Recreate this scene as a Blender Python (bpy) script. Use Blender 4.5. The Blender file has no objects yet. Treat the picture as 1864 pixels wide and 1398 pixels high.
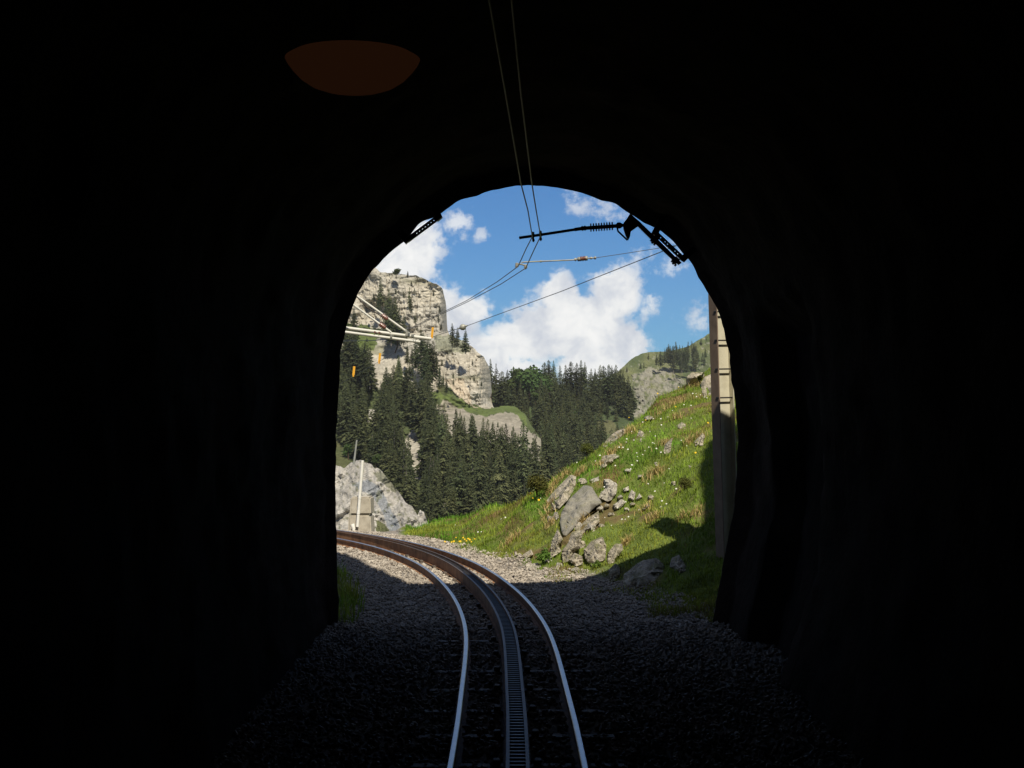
import bpy, bmesh, math, random
import numpy as np
from mathutils import Vector, Matrix
from mathutils.geometry import delaunay_2d_cdt

random.seed(7)
RNG = np.random.default_rng(7)
scene = bpy.context.scene
COL = scene.collection
F, CX, HY, CH = 2800.0, 932.0, 752.0, 2.2      # focal length (photo pixels), column of the axis, level of the track plane's horizon, eye height

# ------------------------------------------------------------------ camera
cam_d = bpy.data.cameras.new("camera")
cam = bpy.data.objects.new("camera", cam_d)
COL.objects.link(cam)
cam.location = (0, 0, CH)
cam.rotation_euler = (math.radians(90), 0, 0)
cam_d.sensor_width = 36.0
cam_d.lens = 36.0 * F / 1864.0
cam_d.shift_y = 53.0 / 1864.0
cam_d.clip_start = 0.1
cam_d.clip_end = 12000
scene.camera = cam
scene.view_settings.view_transform = 'Standard'
scene.view_settings.look = 'None'
scene.view_settings.exposure = 0.22
scene.view_settings.gamma = 1.0
scene.cycles.use_denoising = True
scene.cycles.max_bounces = 6
scene.cycles.diffuse_bounces = 3
scene.cycles.glossy_bounces = 3
scene.cycles.transparent_max_bounces = 4

# ------------------------------------------------------------------ sun
SUN_EL, SUN_AZ = math.radians(53), math.radians(165)
sdir = Vector((math.cos(SUN_EL) * math.sin(SUN_AZ), math.cos(SUN_EL) * math.cos(SUN_AZ), math.sin(SUN_EL)))
sun_d = bpy.data.lights.new("sun", 'SUN')
sun_d.energy = 4.9
sun_d.angle = math.radians(0.5)
sun_d.color = (1.0, 0.93, 0.79)
sun = bpy.data.objects.new("sun", sun_d)
sun.rotation_euler = sdir.to_track_quat('Z', 'Y').to_euler()
COL.objects.link(sun)

# ------------------------------------------------------------------ world: sky and clouds, placed by compass direction
world = bpy.data.worlds.new("World")
scene.world = world
world.use_nodes = True
NT = world.node_tree
NT.nodes.clear()


class G:
    """small node-graph helper"""
    def __init__(s, nt):
        s.nt = nt

    def n(s, typ, **kw):
        nd = s.nt.nodes.new(typ)
        for k, v in kw.items():
            setattr(nd, k, v)
        return nd

    def put(s, sock, v):
        if hasattr(v, 'is_output'):
            s.nt.links.new(v, sock)
        elif v is not None:
            sock.default_value = v

    def math(s, op, a, b=None, c=None, clamp=False):
        nd = s.n('ShaderNodeMath', operation=op, use_clamp=clamp)
        s.put(nd.inputs[0], a)
        if b is not None:
            s.put(nd.inputs[1], b)
        if c is not None:
            s.put(nd.inputs[2], c)
        return nd.outputs[0]

    def vec(s, op, a, b=None):
        nd = s.n('ShaderNodeVectorMath', operation=op)
        s.put(nd.inputs[0], a)
        if b is not None:
            s.put(nd.inputs[1], b)
        return nd.outputs['Value'] if op in ('LENGTH', 'DISTANCE', 'DOT_PRODUCT') else nd.outputs[0]

    def noise(s, vec, scale, detail=6, rough=0.55, dist=0.0, out='Fac'):
        nd = s.n('ShaderNodeTexNoise')
        s.put(nd.inputs['Vector'], vec)
        nd.inputs['Scale'].default_value = scale
        nd.inputs['Detail'].default_value = detail
        nd.inputs['Roughness'].default_value = rough
        nd.inputs['Distortion'].default_value = dist
        return nd.outputs[out]

    def ramp(s, fac, stops, interp='LINEAR'):
        nd = s.n('ShaderNodeValToRGB')
        nd.color_ramp.interpolation = interp
        e = nd.color_ramp.elements
        while len(e) < len(stops):
            e.new(0.5)
        for i, (p, c) in enumerate(stops):
            e[i].position = p
            if not hasattr(c, '__len__'):
                c = (c, c, c)
            e[i].color = (*c[:3], 1)
        s.put(nd.inputs[0], fac)
        return nd.outputs[0]

    def mix(s, fac, a, b, blend='MIX'):
        nd = s.n('ShaderNodeMix', data_type='RGBA', blend_type=blend)
        s.put(nd.inputs[0], fac)
        for sock, v in ((nd.inputs[6], a), (nd.inputs[7], b)):
            if not hasattr(v, 'is_output'):
                v = (*v[:3], 1)
            s.put(sock, v)
        return nd.outputs[2]

    def maprange(s, v, a, b, c=0.0, d=1.0, smooth=True):
        nd = s.n('ShaderNodeMapRange', interpolation_type='SMOOTHSTEP' if smooth else 'LINEAR')
        s.put(nd.inputs[0], v)
        for i, x in enumerate((a, b, c, d)):
            nd.inputs[i + 1].default_value = x
        return nd.outputs[0]


g = G(NT)
out = g.n('ShaderNodeOutputWorld')
bg = g.n('ShaderNodeBackground')
bg.inputs['Strength'].default_value = 0.052
sky = g.n('ShaderNodeTexSky', sky_type='NISHITA')
sky.sun_disc = False
sky.sun_elevation = SUN_EL
sky.sun_rotation = SUN_AZ
sky.altitude = 1900
sky.air_density = 1.0
sky.dust_density = 0.6
sky.ozone_density = 2.2
tc = g.n('ShaderNodeTexCoord')
sep = g.n('ShaderNodeSeparateXYZ')
NT.links.new(tc.outputs['Generated'], sep.inputs[0])
ysafe = g.math('MAXIMUM', sep.outputs[1], 0.05)
u = g.math('DIVIDE', sep.outputs[0], ysafe)
v = g.math('DIVIDE', sep.outputs[2], ysafe)
cmb = g.n('ShaderNodeCombineXYZ')
NT.links.new(u, cmb.inputs[0])
NT.links.new(v, cmb.inputs[1])
uv = cmb.outputs[0]
warp = g.vec('SUBTRACT', g.noise(uv, 26, 3, 0.5, out='Color'), (0.5, 0.5, 0.5))
nd = g.n('ShaderNodeVectorMath', operation='MULTIPLY_ADD')
NT.links.new(warp, nd.inputs[0])
nd.inputs[1].default_value = (0.020, 0.020, 0)
NT.links.new(uv, nd.inputs[2])
uvw = nd.outputs[0]
# (compass column, height, half width, half height, weight) of every cloud lobe, in photo pixels turned to directions
LOBES = [(1030, 600, 150, 85, 1.0), (1122, 530, 62, 74, 1.0), (1018, 540, 56, 64, 1.0), (1070, 575, 110, 62, 1.0), (960, 620, 110, 60, 1.0), (1130, 620, 75, 55, 1.0),
         (880, 650, 80, 60, 1.0), (900, 690, 150, 60, 0.95), (1080, 665, 90, 50, 1.0),
         (745, 450, 85, 95, 1.0), (690, 500, 95, 90, 1.0), (790, 545, 66, 56, 0.9), (850, 565, 62, 38, 0.85), (820, 590, 70, 50, 0.9),
         (830, 405, 42, 45, 0.52), (872, 418, 26, 22, 0.42),
         (1065, 368, 70, 42, 0.46), (1120, 385, 60, 35, 0.42), (1185, 560, 26, 50, 0.5), (1270, 580, 60, 40, 0.45), (1180, 475, 60, 50, 0.33), (1230, 470, 60, 60, 0.36)]
dens = None
for (px, py, rx, ry, w) in LOBES:
    d = g.vec('SUBTRACT', uvw, ((px - CX) / F, (HY - py) / F, 0))
    d = g.vec('DIVIDE', d, (rx / F, ry / F, 1))
    d = g.vec('LENGTH', d)
    b = g.maprange(d, 1.25, 0.15, 0.0, w)
    dens = b if dens is None else g.math('MAXIMUM', dens, b)
fb = g.noise(uv, 70, 10, 0.64)
fb2 = g.noise(uv, 240, 6, 0.62)
den = g.math('ADD', dens, g.math('MULTIPLY', g.math('SUBTRACT', fb, 0.5), 1.5))
den = g.math('ADD', den, g.math('MULTIPLY', g.math('SUBTRACT', fb2, 0.5), 0.5))
mask = g.maprange(den, 0.2, 0.60)
mask = g.math('MULTIPLY', mask, g.maprange(dens, 0.02, 0.2))
thin = g.maprange(dens, 0.3, 0.75, 0.55, 0.98)
mask = g.math('MULTIPLY', mask, thin)
mask = g.math('MULTIPLY', mask, g.maprange(sep.outputs[1], 0.02, 0.1))
lump = g.noise(g.vec('ADD', uvw, (0.013, -0.02, 0.3)), 42, 9, 0.6)
ccol = g.ramp(lump, [(0.26, (9.6, 10.3, 11.8)), (0.42, (12.4, 12.8, 13.5)), (0.53, (15.0, 15.1, 15.1)), (0.66, (16.6, 16.5, 16.2))])
skyc = g.mix(1.0, sky.outputs[0], (0.47, 0.90, 1.36), 'MULTIPLY')
# broken cloud over the rest of the sky, outside the window that the photograph shows
away = g.math('MAXIMUM', g.maprange(g.math('ABSOLUTE', u), 0.22, 0.32), g.maprange(v, 0.17, 0.25))
away = g.math('MAXIMUM', away, g.maprange(sep.outputs[1], 0.2, 0.1))
rest = g.maprange(g.noise(tc.outputs['Generated'], 2.6, 7, 0.6), 0.42, 0.56)
rest = g.math('MULTIPLY', g.math('MULTIPLY', rest, away), g.maprange(sep.outputs[1], 0.1, 0.4, 0.33, 0.26))
mask = g.math('MAXIMUM', mask, rest)
NT.links.new(g.mix(mask, skyc, ccol), bg.inputs['Color'])
NT.links.new(bg.outputs[0], out.inputs[0])


# ------------------------------------------------------------------ small tools
def P(px, py, Y):
    """world point seen at photo pixel (px, py) at distance Y along the view"""
    return Vector(((px - CX) * Y / F, Y, CH + (HY - py) * Y / F))


def Pn(px, py, Y):
    px, py, Y = np.broadcast_arrays(np.asarray(px, float), np.asarray(py, float), np.asarray(Y, float))
    return np.stack([(px - CX) * Y / F, Y, CH + (HY - py) * Y / F], -1)


def _hash(ix, iy, iz, seed):
    h = (ix.astype(np.int64) * 374761393 + iy.astype(np.int64) * 668265263 + iz.astype(np.int64) * 2147483647 + seed * 144665) & 0xffffffff
    h = ((h ^ (h >> 13)) * 1274126177) & 0xffffffff
    h = (h ^ (h >> 16)) & 0xffffffff
    return h / 4294967295.0


def vnoise(p, seed=0):
    p = np.asarray(p, float)
    i = np.floor(p).astype(np.int64)
    f = p - i
    f = f * f * (3 - 2 * f)
    r = 0
    for dx in (0, 1):
        wx = f[..., 0] if dx else 1 - f[..., 0]
        for dy in (0, 1):
            wy = f[..., 1] if dy else 1 - f[..., 1]
            for dz in (0, 1):
                wz = f[..., 2] if dz else 1 - f[..., 2]
                r = r + wx * wy * wz * _hash(i[..., 0] + dx, i[..., 1] + dy, i[..., 2] + dz, seed)
    return r


def fbm(p, octv=4, seed=0, gain=0.5):
    """-1 .. 1"""
    a, s, t = 1.0, 0.0, 0.0
    p = np.asarray(p, float)
    for o in range(octv):
        s = s + a * (vnoise(p * (2 ** o) + 17.3 * o, seed + o) * 2 - 1)
        t += a
        a *= gain
    return s / t


def inpoly(px, py, poly):
    px = np.asarray(px, float)
    py = np.asarray(py, float)
    r = np.zeros(px.shape, bool)
    n = len(poly)
    for i in range(n):
        x0, y0 = poly[i]
        x1, y1 = poly[(i + 1) % n]
        c = ((y0 > py) != (y1 > py)) & (px < (x1 - x0) * (py - y0) / ((y1 - y0) or 1e-9) + x0)
        r ^= c
    return r


def mesh_data(name, verts, faces, mat, smooth=False, cols=None):
    me = bpy.data.meshes.new(name)
    verts = np.asarray(verts, float)
    me.from_pydata(verts.tolist(), [], faces.tolist() if isinstance(faces, np.ndarray) else faces)
    me.update()
    if cols is not None:
        ca = me.color_attributes.new("tint", 'FLOAT_COLOR', 'POINT')
        c4 = np.ones((len(verts), 4), np.float32)
        c4[:, :3] = cols
        ca.data.foreach_set("color", c4.ravel())
    if smooth:
        me.polygons.foreach_set("use_smooth", np.ones(len(me.polygons), bool))
    if mat is not None:
        for m in (mat if isinstance(mat, (list, tuple)) else [mat]):
            me.materials.append(m)
    return me


def link(name, me, parent=None, label=None, cat=None, group=None, kind=None, loc=None):
    o = bpy.data.objects.new(name, me)
    COL.objects.link(o)
    if parent is not None:
        o.parent = parent
    if label:
        o['label'] = label
    if cat:
        o['category'] = cat
    if group:
        o['group'] = group
    if kind:
        o['kind'] = kind
    if loc is not None:
        o.location = loc
    return o


def thing(name, label, cat, group=None, loc=(0, 0, 0)):
    return link(name, None, None, label, cat, group, None, loc)


class MB:
    """collects shapes for one mesh, in world coordinates"""
    def __init__(s):
        s.v, s.f = [], []

    def add(s, v, f):
        k = len(s.v)
        s.v.extend([tuple(x) for x in v])
        s.f.extend([tuple(i + k for i in q) for q in f])

    def tube(s, pts, r, n=8, caps=True):
        pts = [Vector(p) for p in pts]
        rs = r if hasattr(r, '__len__') else [r] * len(pts)
        V, Q = [], []
        up = None
        for i, p in enumerate(pts):
            t = (pts[min(i + 1, len(pts) - 1)] - pts[max(i - 1, 0)]).normalized()
            if up is None:
                up = Vector((0, 0, 1)) if abs(t.z) < 0.9 else Vector((1, 0, 0))
            a = t.cross(up).normalized()
            b = a.cross(t).normalized()
            up = b
            for k in range(n):
                w = 2 * math.pi * (k + 0.5) / n
                V.append(p + (a * math.cos(w) + b * math.sin(w)) * rs[i])
        for i in range(len(pts) - 1):
            for k in range(n):
                k2 = (k + 1) % n
                Q.append((i * n + k, i * n + k2, (i + 1) * n + k2, (i + 1) * n + k))
        if caps:
            k0 = len(V)
            V += V[:n] + V[(len(pts) - 1) * n:len(pts) * n]
            Q.append(tuple(k0 + i for i in reversed(range(n))))
            Q.append(tuple(range(k0 + n, k0 + 2 * n)))
        s.add(V, Q)

    def box(s, c, size, rot=None, bev=0.0):
        bm = bmesh.new()
        bmesh.ops.create_cube(bm, size=1.0)
        for v_ in bm.verts:
            v_.co = Vector((v_.co.x * size[0], v_.co.y * size[1], v_.co.z * size[2]))
        if bev > 0:
            bmesh.ops.bevel(bm, geom=bm.edges[:], offset=bev, segments=1, affect='EDGES')
        M = Matrix.Translation(Vector(c)) @ (rot.to_4x4() if rot is not None else Matrix())
        bm.verts.index_update()
        s.add([M @ v_.co for v_ in bm.verts], [[v_.index for v_ in f.verts] for f in bm.faces])
        bm.free()

    def plate(s, poly, Y, thick):
        """outline in photo pixels at distance Y, given a real thickness"""
        a = [P(x, y, Y) for x, y in poly]
        b = [p + Vector((0, thick, 0)) for p in a]
        n = len(a)
        ar = sum(poly[i][0] * poly[(i + 1) % n][1] - poly[(i + 1) % n][0] * poly[i][1] for i in range(n))
        fr = tuple(range(n)) if ar < 0 else tuple(reversed(range(n)))
        Q = [fr, tuple(n + i for i in reversed(fr))] + [(i, (i + 1) % n, n + (i + 1) % n, n + i) for i in range(n)]
        s.add(a + b, Q)

    def lathe(s, p0, p1, prof, n=12):
        """prof: list of (t along p0->p1 0..1, radius)"""
        p0, p1 = Vector(p0), Vector(p1)
        s.tube([p0.lerp(p1, t) for t, r in prof], [r for t, r in prof], n)

    def build(s, name, mat, parent=None, smooth=False, **kw):
        me = mesh_data(name, s.v, s.f, mat, smooth)
        bm = bmesh.new()
        bm.from_mesh(me)
        bmesh.ops.recalc_face_normals(bm, faces=bm.faces[:])
        bm.to_mesh(me)
        bm.free()
        return link(name, me, parent, **kw)


# ------------------------------------------------------------------ materials
def new_mat(name, rough=0.9, spec=0.2, metal=0.0):
    m = bpy.data.materials.new(name)
    m.use_nodes = True
    nt = m.node_tree
    b = nt.nodes['Principled BSDF']
    b.inputs['Roughness'].default_value = rough
    b.inputs['Metallic'].default_value = metal
    b.inputs['Specular IOR Level'].default_value = spec
    gg = G(nt)
    co = nt.nodes.new('ShaderNodeTexCoord').outputs['Object']
    return m, gg, b, co


def noisy(name, c0, c1, scale=4.0, rough=0.9, spec=0.2, metal=0.0, bump=0.3, bscale=None, dist=0.02, detail=8, c2=None):
    m, gg, b, co = new_mat(name, rough, spec, metal)
    f = gg.noise(co, scale, detail, 0.6)
    st = [(0.3, c0), (0.7, c1)] if c2 is None else [(0.28, c0), (0.5, c1), (0.72, c2)]
    gg.put(b.inputs['Base Color'], gg.ramp(f, st))
    if bump:
        bn = gg.n('ShaderNodeBump')
        bn.inputs['Strength'].default_value = bump
        bn.inputs['Distance'].default_value = dist
        gg.put(bn.inputs['Height'], gg.noise(co, bscale or scale * 4, 8, 0.65))
        gg.put(b.inputs['Normal'], bn.outputs[0])
    return m


def tinted(name, scale, amount, rough=0.95, bump=0.5, bscale=8, dist=0.05, spec=0.1, fine=None, cracks=0.0):
    """albedo comes from the mesh's own tint regions, broken up by noise"""
    m, gg, b, co = new_mat(name, rough, spec)
    at = gg.n('ShaderNodeVertexColor', layer_name='tint').outputs[0]
    f = gg.noise(co, scale, 10, 0.65)
    k = gg.ramp(f, [(0.25, 1 - amount), (0.75, 1 + amount * 0.7)])
    c = gg.mix(1.0, at, k, 'MULTIPLY')
    if fine:
        k2 = gg.ramp(gg.noise(co, fine, 4, 0.6), [(0.3, 1 - amount), (0.7, 1 + amount)])
        c = gg.mix(1.0, c, k2, 'MULTIPLY')
    if cracks:      # bedding joints and upright fissures, only where the cover is bare rock
        sp_ = gg.n('ShaderNodeSeparateColor')
        gg.put(sp_.inputs[0], at)
        rocky = gg.maprange(sp_.outputs[0], 0.2, 0.27)
        tot = None
        for (sc3, wid, dep) in (((0.05, 0.05, 0.34), 0.014, 0.38), ((0.34, 0.34, 0.06), 0.012, 0.32), ((0.12, 0.12, 0.16), 0.016, 0.38)):
            q = gg.vec('MULTIPLY', co, tuple(k * cracks for k in sc3))
            nn = gg.noise(q, 1.0, 7, 0.62)
            cr = gg.maprange(gg.math('ABSOLUTE', gg.math('SUBTRACT', nn, 0.5)), 0.0, wid, dep, 0.0)
            tot = cr if tot is None else gg.math('MAXIMUM', tot, cr)
        c = gg.mix(gg.math('MULTIPLY', tot, rocky), c, (0.09, 0.085, 0.065))
    gg.put(b.inputs['Base Color'], c)
    bn = gg.n('ShaderNodeBump')
    bn.inputs['Strength'].default_value = bump
    bn.inputs['Distance'].default_value = dist
    gg.put(bn.inputs['Height'], gg.noise(co, bscale, 8, 0.7))
    gg.put(b.inputs['Normal'], bn.outputs[0])
    return m


M = {}
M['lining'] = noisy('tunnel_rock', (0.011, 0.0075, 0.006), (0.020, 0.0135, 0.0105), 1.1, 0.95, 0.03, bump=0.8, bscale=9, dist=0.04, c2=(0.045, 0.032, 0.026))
M['hill_rock'] = noisy('hill_rock', (0.05, 0.048, 0.04), (0.12, 0.11, 0.09), 0.8, bump=0.8, bscale=4, dist=0.1)
M['rail_head'] = noisy('polished_steel', (0.68, 0.66, 0.60), (0.82, 0.79, 0.72), 6, 0.36, 0.5, 1.0, bump=0.05, dist=0.003)
M['rust'] = noisy('rusty_steel', (0.11, 0.055, 0.028), (0.22, 0.11, 0.052), 7, 0.8, 0.3, 0.0, bump=0.4, bscale=40, dist=0.005, c2=(0.32, 0.17, 0.085))
M['dark_steel'] = noisy('dark_steel', (0.03, 0.028, 0.026), (0.07, 0.06, 0.055), 9, 0.5, 0.4, 0.6, bump=0.2, bscale=60, dist=0.003)
M['rack_top'] = noisy('worn_rack_steel', (0.075, 0.055, 0.04), (0.15, 0.115, 0.085), 9, 0.5, 0.4, 0.45, bump=0.2, bscale=60, dist=0.003)
M['sleeper'] = noisy('sleeper_steel', (0.09, 0.07, 0.055), (0.16, 0.13, 0.10), 6, 0.7, 0.3, 0.2, bump=0.3, dist=0.005)
M['stone'] = noisy('ballast_stone', (0.17, 0.145, 0.12), (0.35, 0.305, 0.25), 5.0, 0.7, 0.35, bump=0.5, bscale=50, dist=0.01, c2=(0.56, 0.50, 0.42))
M['wire'] = noisy('copper_wire', (0.035, 0.03, 0.026), (0.07, 0.055, 0.045), 5, 0.45, 0.5, 0.8, bump=0)
M['wire_grey'] = noisy('steel_cable', (0.06, 0.06, 0.06), (0.1, 0.1, 0.095), 5, 0.5, 0.5, 0.5, bump=0)
M['black_steel'] = noisy('blackened_steel', (0.012, 0.012, 0.013), (0.03, 0.03, 0.03), 8, 0.6, 0.3, 0.2, bump=0.2, dist=0.004)
M['alu'] = noisy('pale_painted_tube', (0.50, 0.49, 0.42), (0.62, 0.60, 0.53), 3, 0.45, 0.4, 0.0, bump=0.1, dist=0.003)
M['galv'] = noisy('galvanised_steel', (0.24, 0.235, 0.20), (0.38, 0.37, 0.31), 9, 0.5, 0.4, 0.2, bump=0.1, dist=0.003)
M['porcelain'] = noisy('brown_porcelain', (0.12, 0.045, 0.03), (0.2, 0.09, 0.06), 12, 0.2, 0.6, bump=0)
M['mast'] = noisy('mast_paint', (0.42, 0.38, 0.27), (0.56, 0.52, 0.39), 4, 0.65, 0.3, bump=0.25, bscale=30, dist=0.004, c2=(0.50, 0.45, 0.33))
M['mast_brown'] = noisy('mast_edge', (0.17, 0.12, 0.085), (0.27, 0.2, 0.145), 5, 0.75, 0.3, bump=0.3, dist=0.004)  # darker brown, used on the left flange only
M['orange'] = noisy('orange_plastic', (0.66, 0.31, 0.02), (0.76, 0.39, 0.04), 10, 0.5, 0.3, bump=0)
M['concrete'] = noisy('weathered_concrete', (0.26, 0.23, 0.185), (0.42, 0.38, 0.31), 5, 0.9, 0.2, bump=0.4, bscale=30, dist=0.01, c2=(0.5, 0.46, 0.39))
M['white'] = noisy('white_paint', (0.72, 0.70, 0.64), (0.82, 0.80, 0.75), 8, 0.5, 0.4, bump=0)
M['bark'] = noisy('spruce_bark', (0.10, 0.085, 0.07), (0.2, 0.175, 0.15), 6, bump=0.4)
M['twig'] = noisy('shrub_stem', (0.06, 0.04, 0.025), (0.1, 0.07, 0.045), 6, bump=0.2)


def rock_mat(name, c0, c1, c2, moss=0.25, mosscol=(0.12, 0.12, 0.045), scale=2.2, crack=5.0, bstr=0.75):
    m, gg, b, co = new_mat(name, 0.92, 0.15)
    f = gg.noise(co, scale, 10, 0.65, 0.4)
    c = gg.ramp(f, [(0.28, c0), (0.5, c1), (0.72, c2)])
    spk = gg.ramp(gg.noise(co, scale * 14, 4, 0.6), [(0.35, 0.72), (0.6, 1.08)])
    c = gg.mix(1.0, c, spk, 'MULTIPLY')
    vo = gg.n('ShaderNodeTexVoronoi', feature='DISTANCE_TO_EDGE')
    wv = gg.n('ShaderNodeVectorMath', operation='MULTIPLY_ADD')
    gg.put(wv.inputs[0], gg.noise(co, crack * 0.7, 4, 0.6, out='Color'))
    wv.inputs[1].default_value = (0.5, 0.5, 0.5)
    gg.put(wv.inputs[2], co)
    gg.put(vo.inputs['Vector'], wv.outputs[0])
    vo.inputs['Scale'].default_value = crack
    geo = gg.n('ShaderNodeNewGeometry')
    sx = gg.n('ShaderNodeSeparateXYZ')
    gg.put(sx.inputs[0], geo.outputs['Normal'])
    mm = gg.math('MULTIPLY', gg.maprange(sx.outputs[2], 0.35, 0.85), gg.maprange(gg.noise(co, scale * 2.5, 6, 0.6), 0.45, 0.6))
    c = gg.mix(gg.math('MULTIPLY', mm, min(1, moss * 3)), c, mosscol)
    gg.put(b.inputs['Base Color'], c)
    hgt = gg.math('ADD', gg.math('MULTIPLY', gg.noise(co, scale * 5, 10, 0.7), 1.0), gg.math('MULTIPLY', gg.maprange(vo.outputs[0], 0.0, 0.06), 0.6))
    bn = gg.n('ShaderNodeBump')
    bn.inputs['Strength'].default_value = bstr
    bn.inputs['Distance'].default_value = 0.05
    gg.put(bn.inputs['Height'], hgt)
    gg.put(b.inputs['Normal'], bn.outputs[0])
    return m


M['boulder'] = rock_mat('limestone_boulder', (0.26, 0.23, 0.18), (0.43, 0.38, 0.295), (0.55, 0.49, 0.385))
M['slab'] = rock_mat('grey_slab', (0.18, 0.17, 0.148), (0.24, 0.226, 0.192), (0.33, 0.305, 0.25), moss=0.1, crack=1.2, bstr=0.35)
M['pale_rock'] = rock_mat('pale_rock', (0.3, 0.275, 0.23), (0.46, 0.42, 0.35), (0.58, 0.54, 0.46), moss=0.1)


def leaf_mat(name, c0, c1, c2, scale=1.5, rnd=0.35):
    m, gg, b, co = new_mat(name, 0.85, 0.12)
    f = gg.noise(co, scale, 5, 0.6)
    c = gg.ramp(f, [(0.3, c0), (0.5, c1), (0.72, c2)])
    oi = gg.n('ShaderNodeObjectInfo')
    k = gg.maprange(oi.outputs['Random'], 0, 1, 1 - rnd, 1 + rnd, False)
    hs = gg.n('ShaderNodeHueSaturation')
    gg.put(hs.inputs['Color'], c)
    gg.put(hs.inputs['Value'], k)
    gg.put(hs.inputs['Hue'], gg.maprange(gg.math('FRACT', gg.math('MULTIPLY', oi.outputs['Random'], 7.31)), 0, 1, 0.462, 0.510, False))
    gg.put(b.inputs['Base Color'], hs.outputs[0])
    return m


M['spruce'] = leaf_mat('spruce_needles', (0.035, 0.046, 0.021), (0.055, 0.070, 0.030), (0.084, 0.096, 0.040), 9.0, 0.55)
M['broadleaf'] = leaf_mat('broad_leaves', (0.03, 0.055, 0.016), (0.045, 0.078, 0.022), (0.065, 0.1, 0.03), 9.0, 0.2)
M['shrub'] = leaf_mat('shrub_leaves', (0.045, 0.055, 0.014), (0.08, 0.09, 0.022), (0.13, 0.13, 0.03), 6, 0.2)
M['herb'] = leaf_mat('herb_leaves', (0.05, 0.11, 0.018), (0.08, 0.16, 0.028), (0.11, 0.19, 0.04), 6, 0.1)
M['ground'] = tinted('ground_cover', 3.0, 0.35, bump=0.8, bscale=30, dist=0.03, fine=45)
M['mountain'] = tinted('mountain_cover', 0.08, 0.3, bump=0.8, bscale=0.6, dist=0.6, fine=0.6, cracks=1.0)
M['valley'] = noisy('valley_grass', (0.04, 0.055, 0.02), (0.09, 0.11, 0.04), 0.02, bump=0)


def blade_mat():
    m, gg, b, co = new_mat('grass_blades', 0.75, 0.2)
    at = gg.n('ShaderNodeVertexColor', layer_name='tint').outputs[0]
    gg.put(b.inputs['Base Color'], at)
    tr = gg.n('ShaderNodeBsdfTranslucent')
    gg.put(tr.inputs['Color'], at)
    mx = gg.n('ShaderNodeMixShader')
    mx.inputs[0].default_value = 0.3
    o = m.node_tree.nodes['Material Output']
    gg.nt.links.new(b.outputs[0], mx.inputs[1])
    gg.nt.links.new(tr.outputs[0], mx.inputs[2])
    gg.nt.links.new(mx.outputs[0], o.inputs['Surface'])
    return m


M['blade'] = blade_mat()

# ------------------------------------------------------------------ near ground: the bank is a height field given along view rays (pixel row, distance)
GZ = -0.125
RAYS = [   # column, [(row, distance)...] from the toe of the bank to its crest
    (560, [(968, 31.0), (964, 31.6)]),
    (640, [(971, 30.3), (966, 31.0)]),
    (740, [(980, 28.9), (958, 32.5)]),
    (830, [(1000, 26.5), (972, 28.6), (945, 31.5)]),
    (900, [(1020, 24.6), (980, 26.6), (950, 28.2), (920, 30.0)]),
    (980, [(1045, 22.5), (980, 24.5), (930, 26.0), (890, 27.6)]),
    (1040, [(1060, 21.4), (1000, 22.8), (940, 24.1), (890, 25.4), (842, 27.5)]),
    (1110, [(1072, 20.7), (1000, 22.2), (930, 23.7), (870, 25.3), (820, 27.3), (788, 29.5)]),
    (1200, [(1092, 19.5), (1000, 21.3), (940, 22.6), (880, 24.0), (820, 25.8), (760, 28.6), (719, 33.0)]),
    (1290, [(1132, 17.6), (1060, 19.2), (980, 20.6), (900, 22.1), (844, 23.6), (780, 26.0), (730, 29.0), (668, 36.0)]),
    (1400, [(1150, 17.2), (1000, 19.6), (880, 21.6), (780, 24.0), (690, 28.0), (620, 35.0)]),
    (1600, [(1160, 17.1), (1000, 19.0), (800, 21.5), (650, 25.0), (520, 33.0)]),
]
RX = np.array([r[0] for r in RAYS], float)
TOE = np.array([r[1][0][1] for r in RAYS], float)
YS = np.linspace(14, 60, 231)
RZ = []
for px, pts in RAYS:
    Y = [14.0, pts[0][1] - 0.01]
    Z = [GZ, GZ]
    for py, yy in pts[1:] if len(pts) > 1 else []:
        Y.append(yy)
        Z.append(CH - (py - HY) * yy / F)
    yl, zl = Y[-1], Z[-1]
    Y += [yl + 1.0, yl + 4, yl + 12, 70]
    Z += [zl - 0.1, zl - 1.6, zl - 8, zl - 26]
    RZ.append(np.interp(YS, Y, Z))
RZ = np.array(RZ)
# round the polyline a little
ker = np.array([1, 2, 3, 2, 1.0]) / 9
RZ = np.array([np.convolve(np.pad(r, 2, mode='edge'), ker, 'valid') for r in RZ])


def ray_interp(px, Y):
    px = np.clip(px, RX[0], RX[-1])
    j = np.clip(np.searchsorted(RX, px) - 1, 0, len(RX) - 2)
    t = (px - RX[j]) / (RX[j + 1] - RX[j])
    t = t * t * (3 - 2 * t) * 0.35 + t * 0.65
    k = np.clip((Y - YS[0]) / (YS[1] - YS[0]), 0, len(YS) - 1.001)
    k0 = k.astype(int)
    f = k - k0
    a = RZ[j, k0] * (1 - f) + RZ[j, k0 + 1] * f
    b = RZ[j + 1, k0] * (1 - f) + RZ[j + 1, k0 + 1] * f
    return a * (1 - t) + b * t, TOE[j] * (1 - t) + TOE[j + 1] * t


def ground_z(X, Y, rough=True):
    X = np.asarray(X, float)
    Y = np.asarray(Y, float)
    px = CX + F * X / np.maximum(Y, 1.0)
    z, toe = ray_interp(px, np.maximum(Y, 14.0))
    z = np.where(Y < 14.0, GZ, z)
    on = np.clip((Y - toe) / 0.8, 0, 1) * (Y > 14)
    if rough:
        p3 = np.stack([X, Y, X * 0], -1)
        z = z + on * (0.14 * fbm(p3 * 0.9, 4, 3) + 0.07 * fbm(p3 * 3.0, 3, 9)) + (1 - on) * 0.018 * fbm(p3 * 5, 2, 5)
    return z


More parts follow.
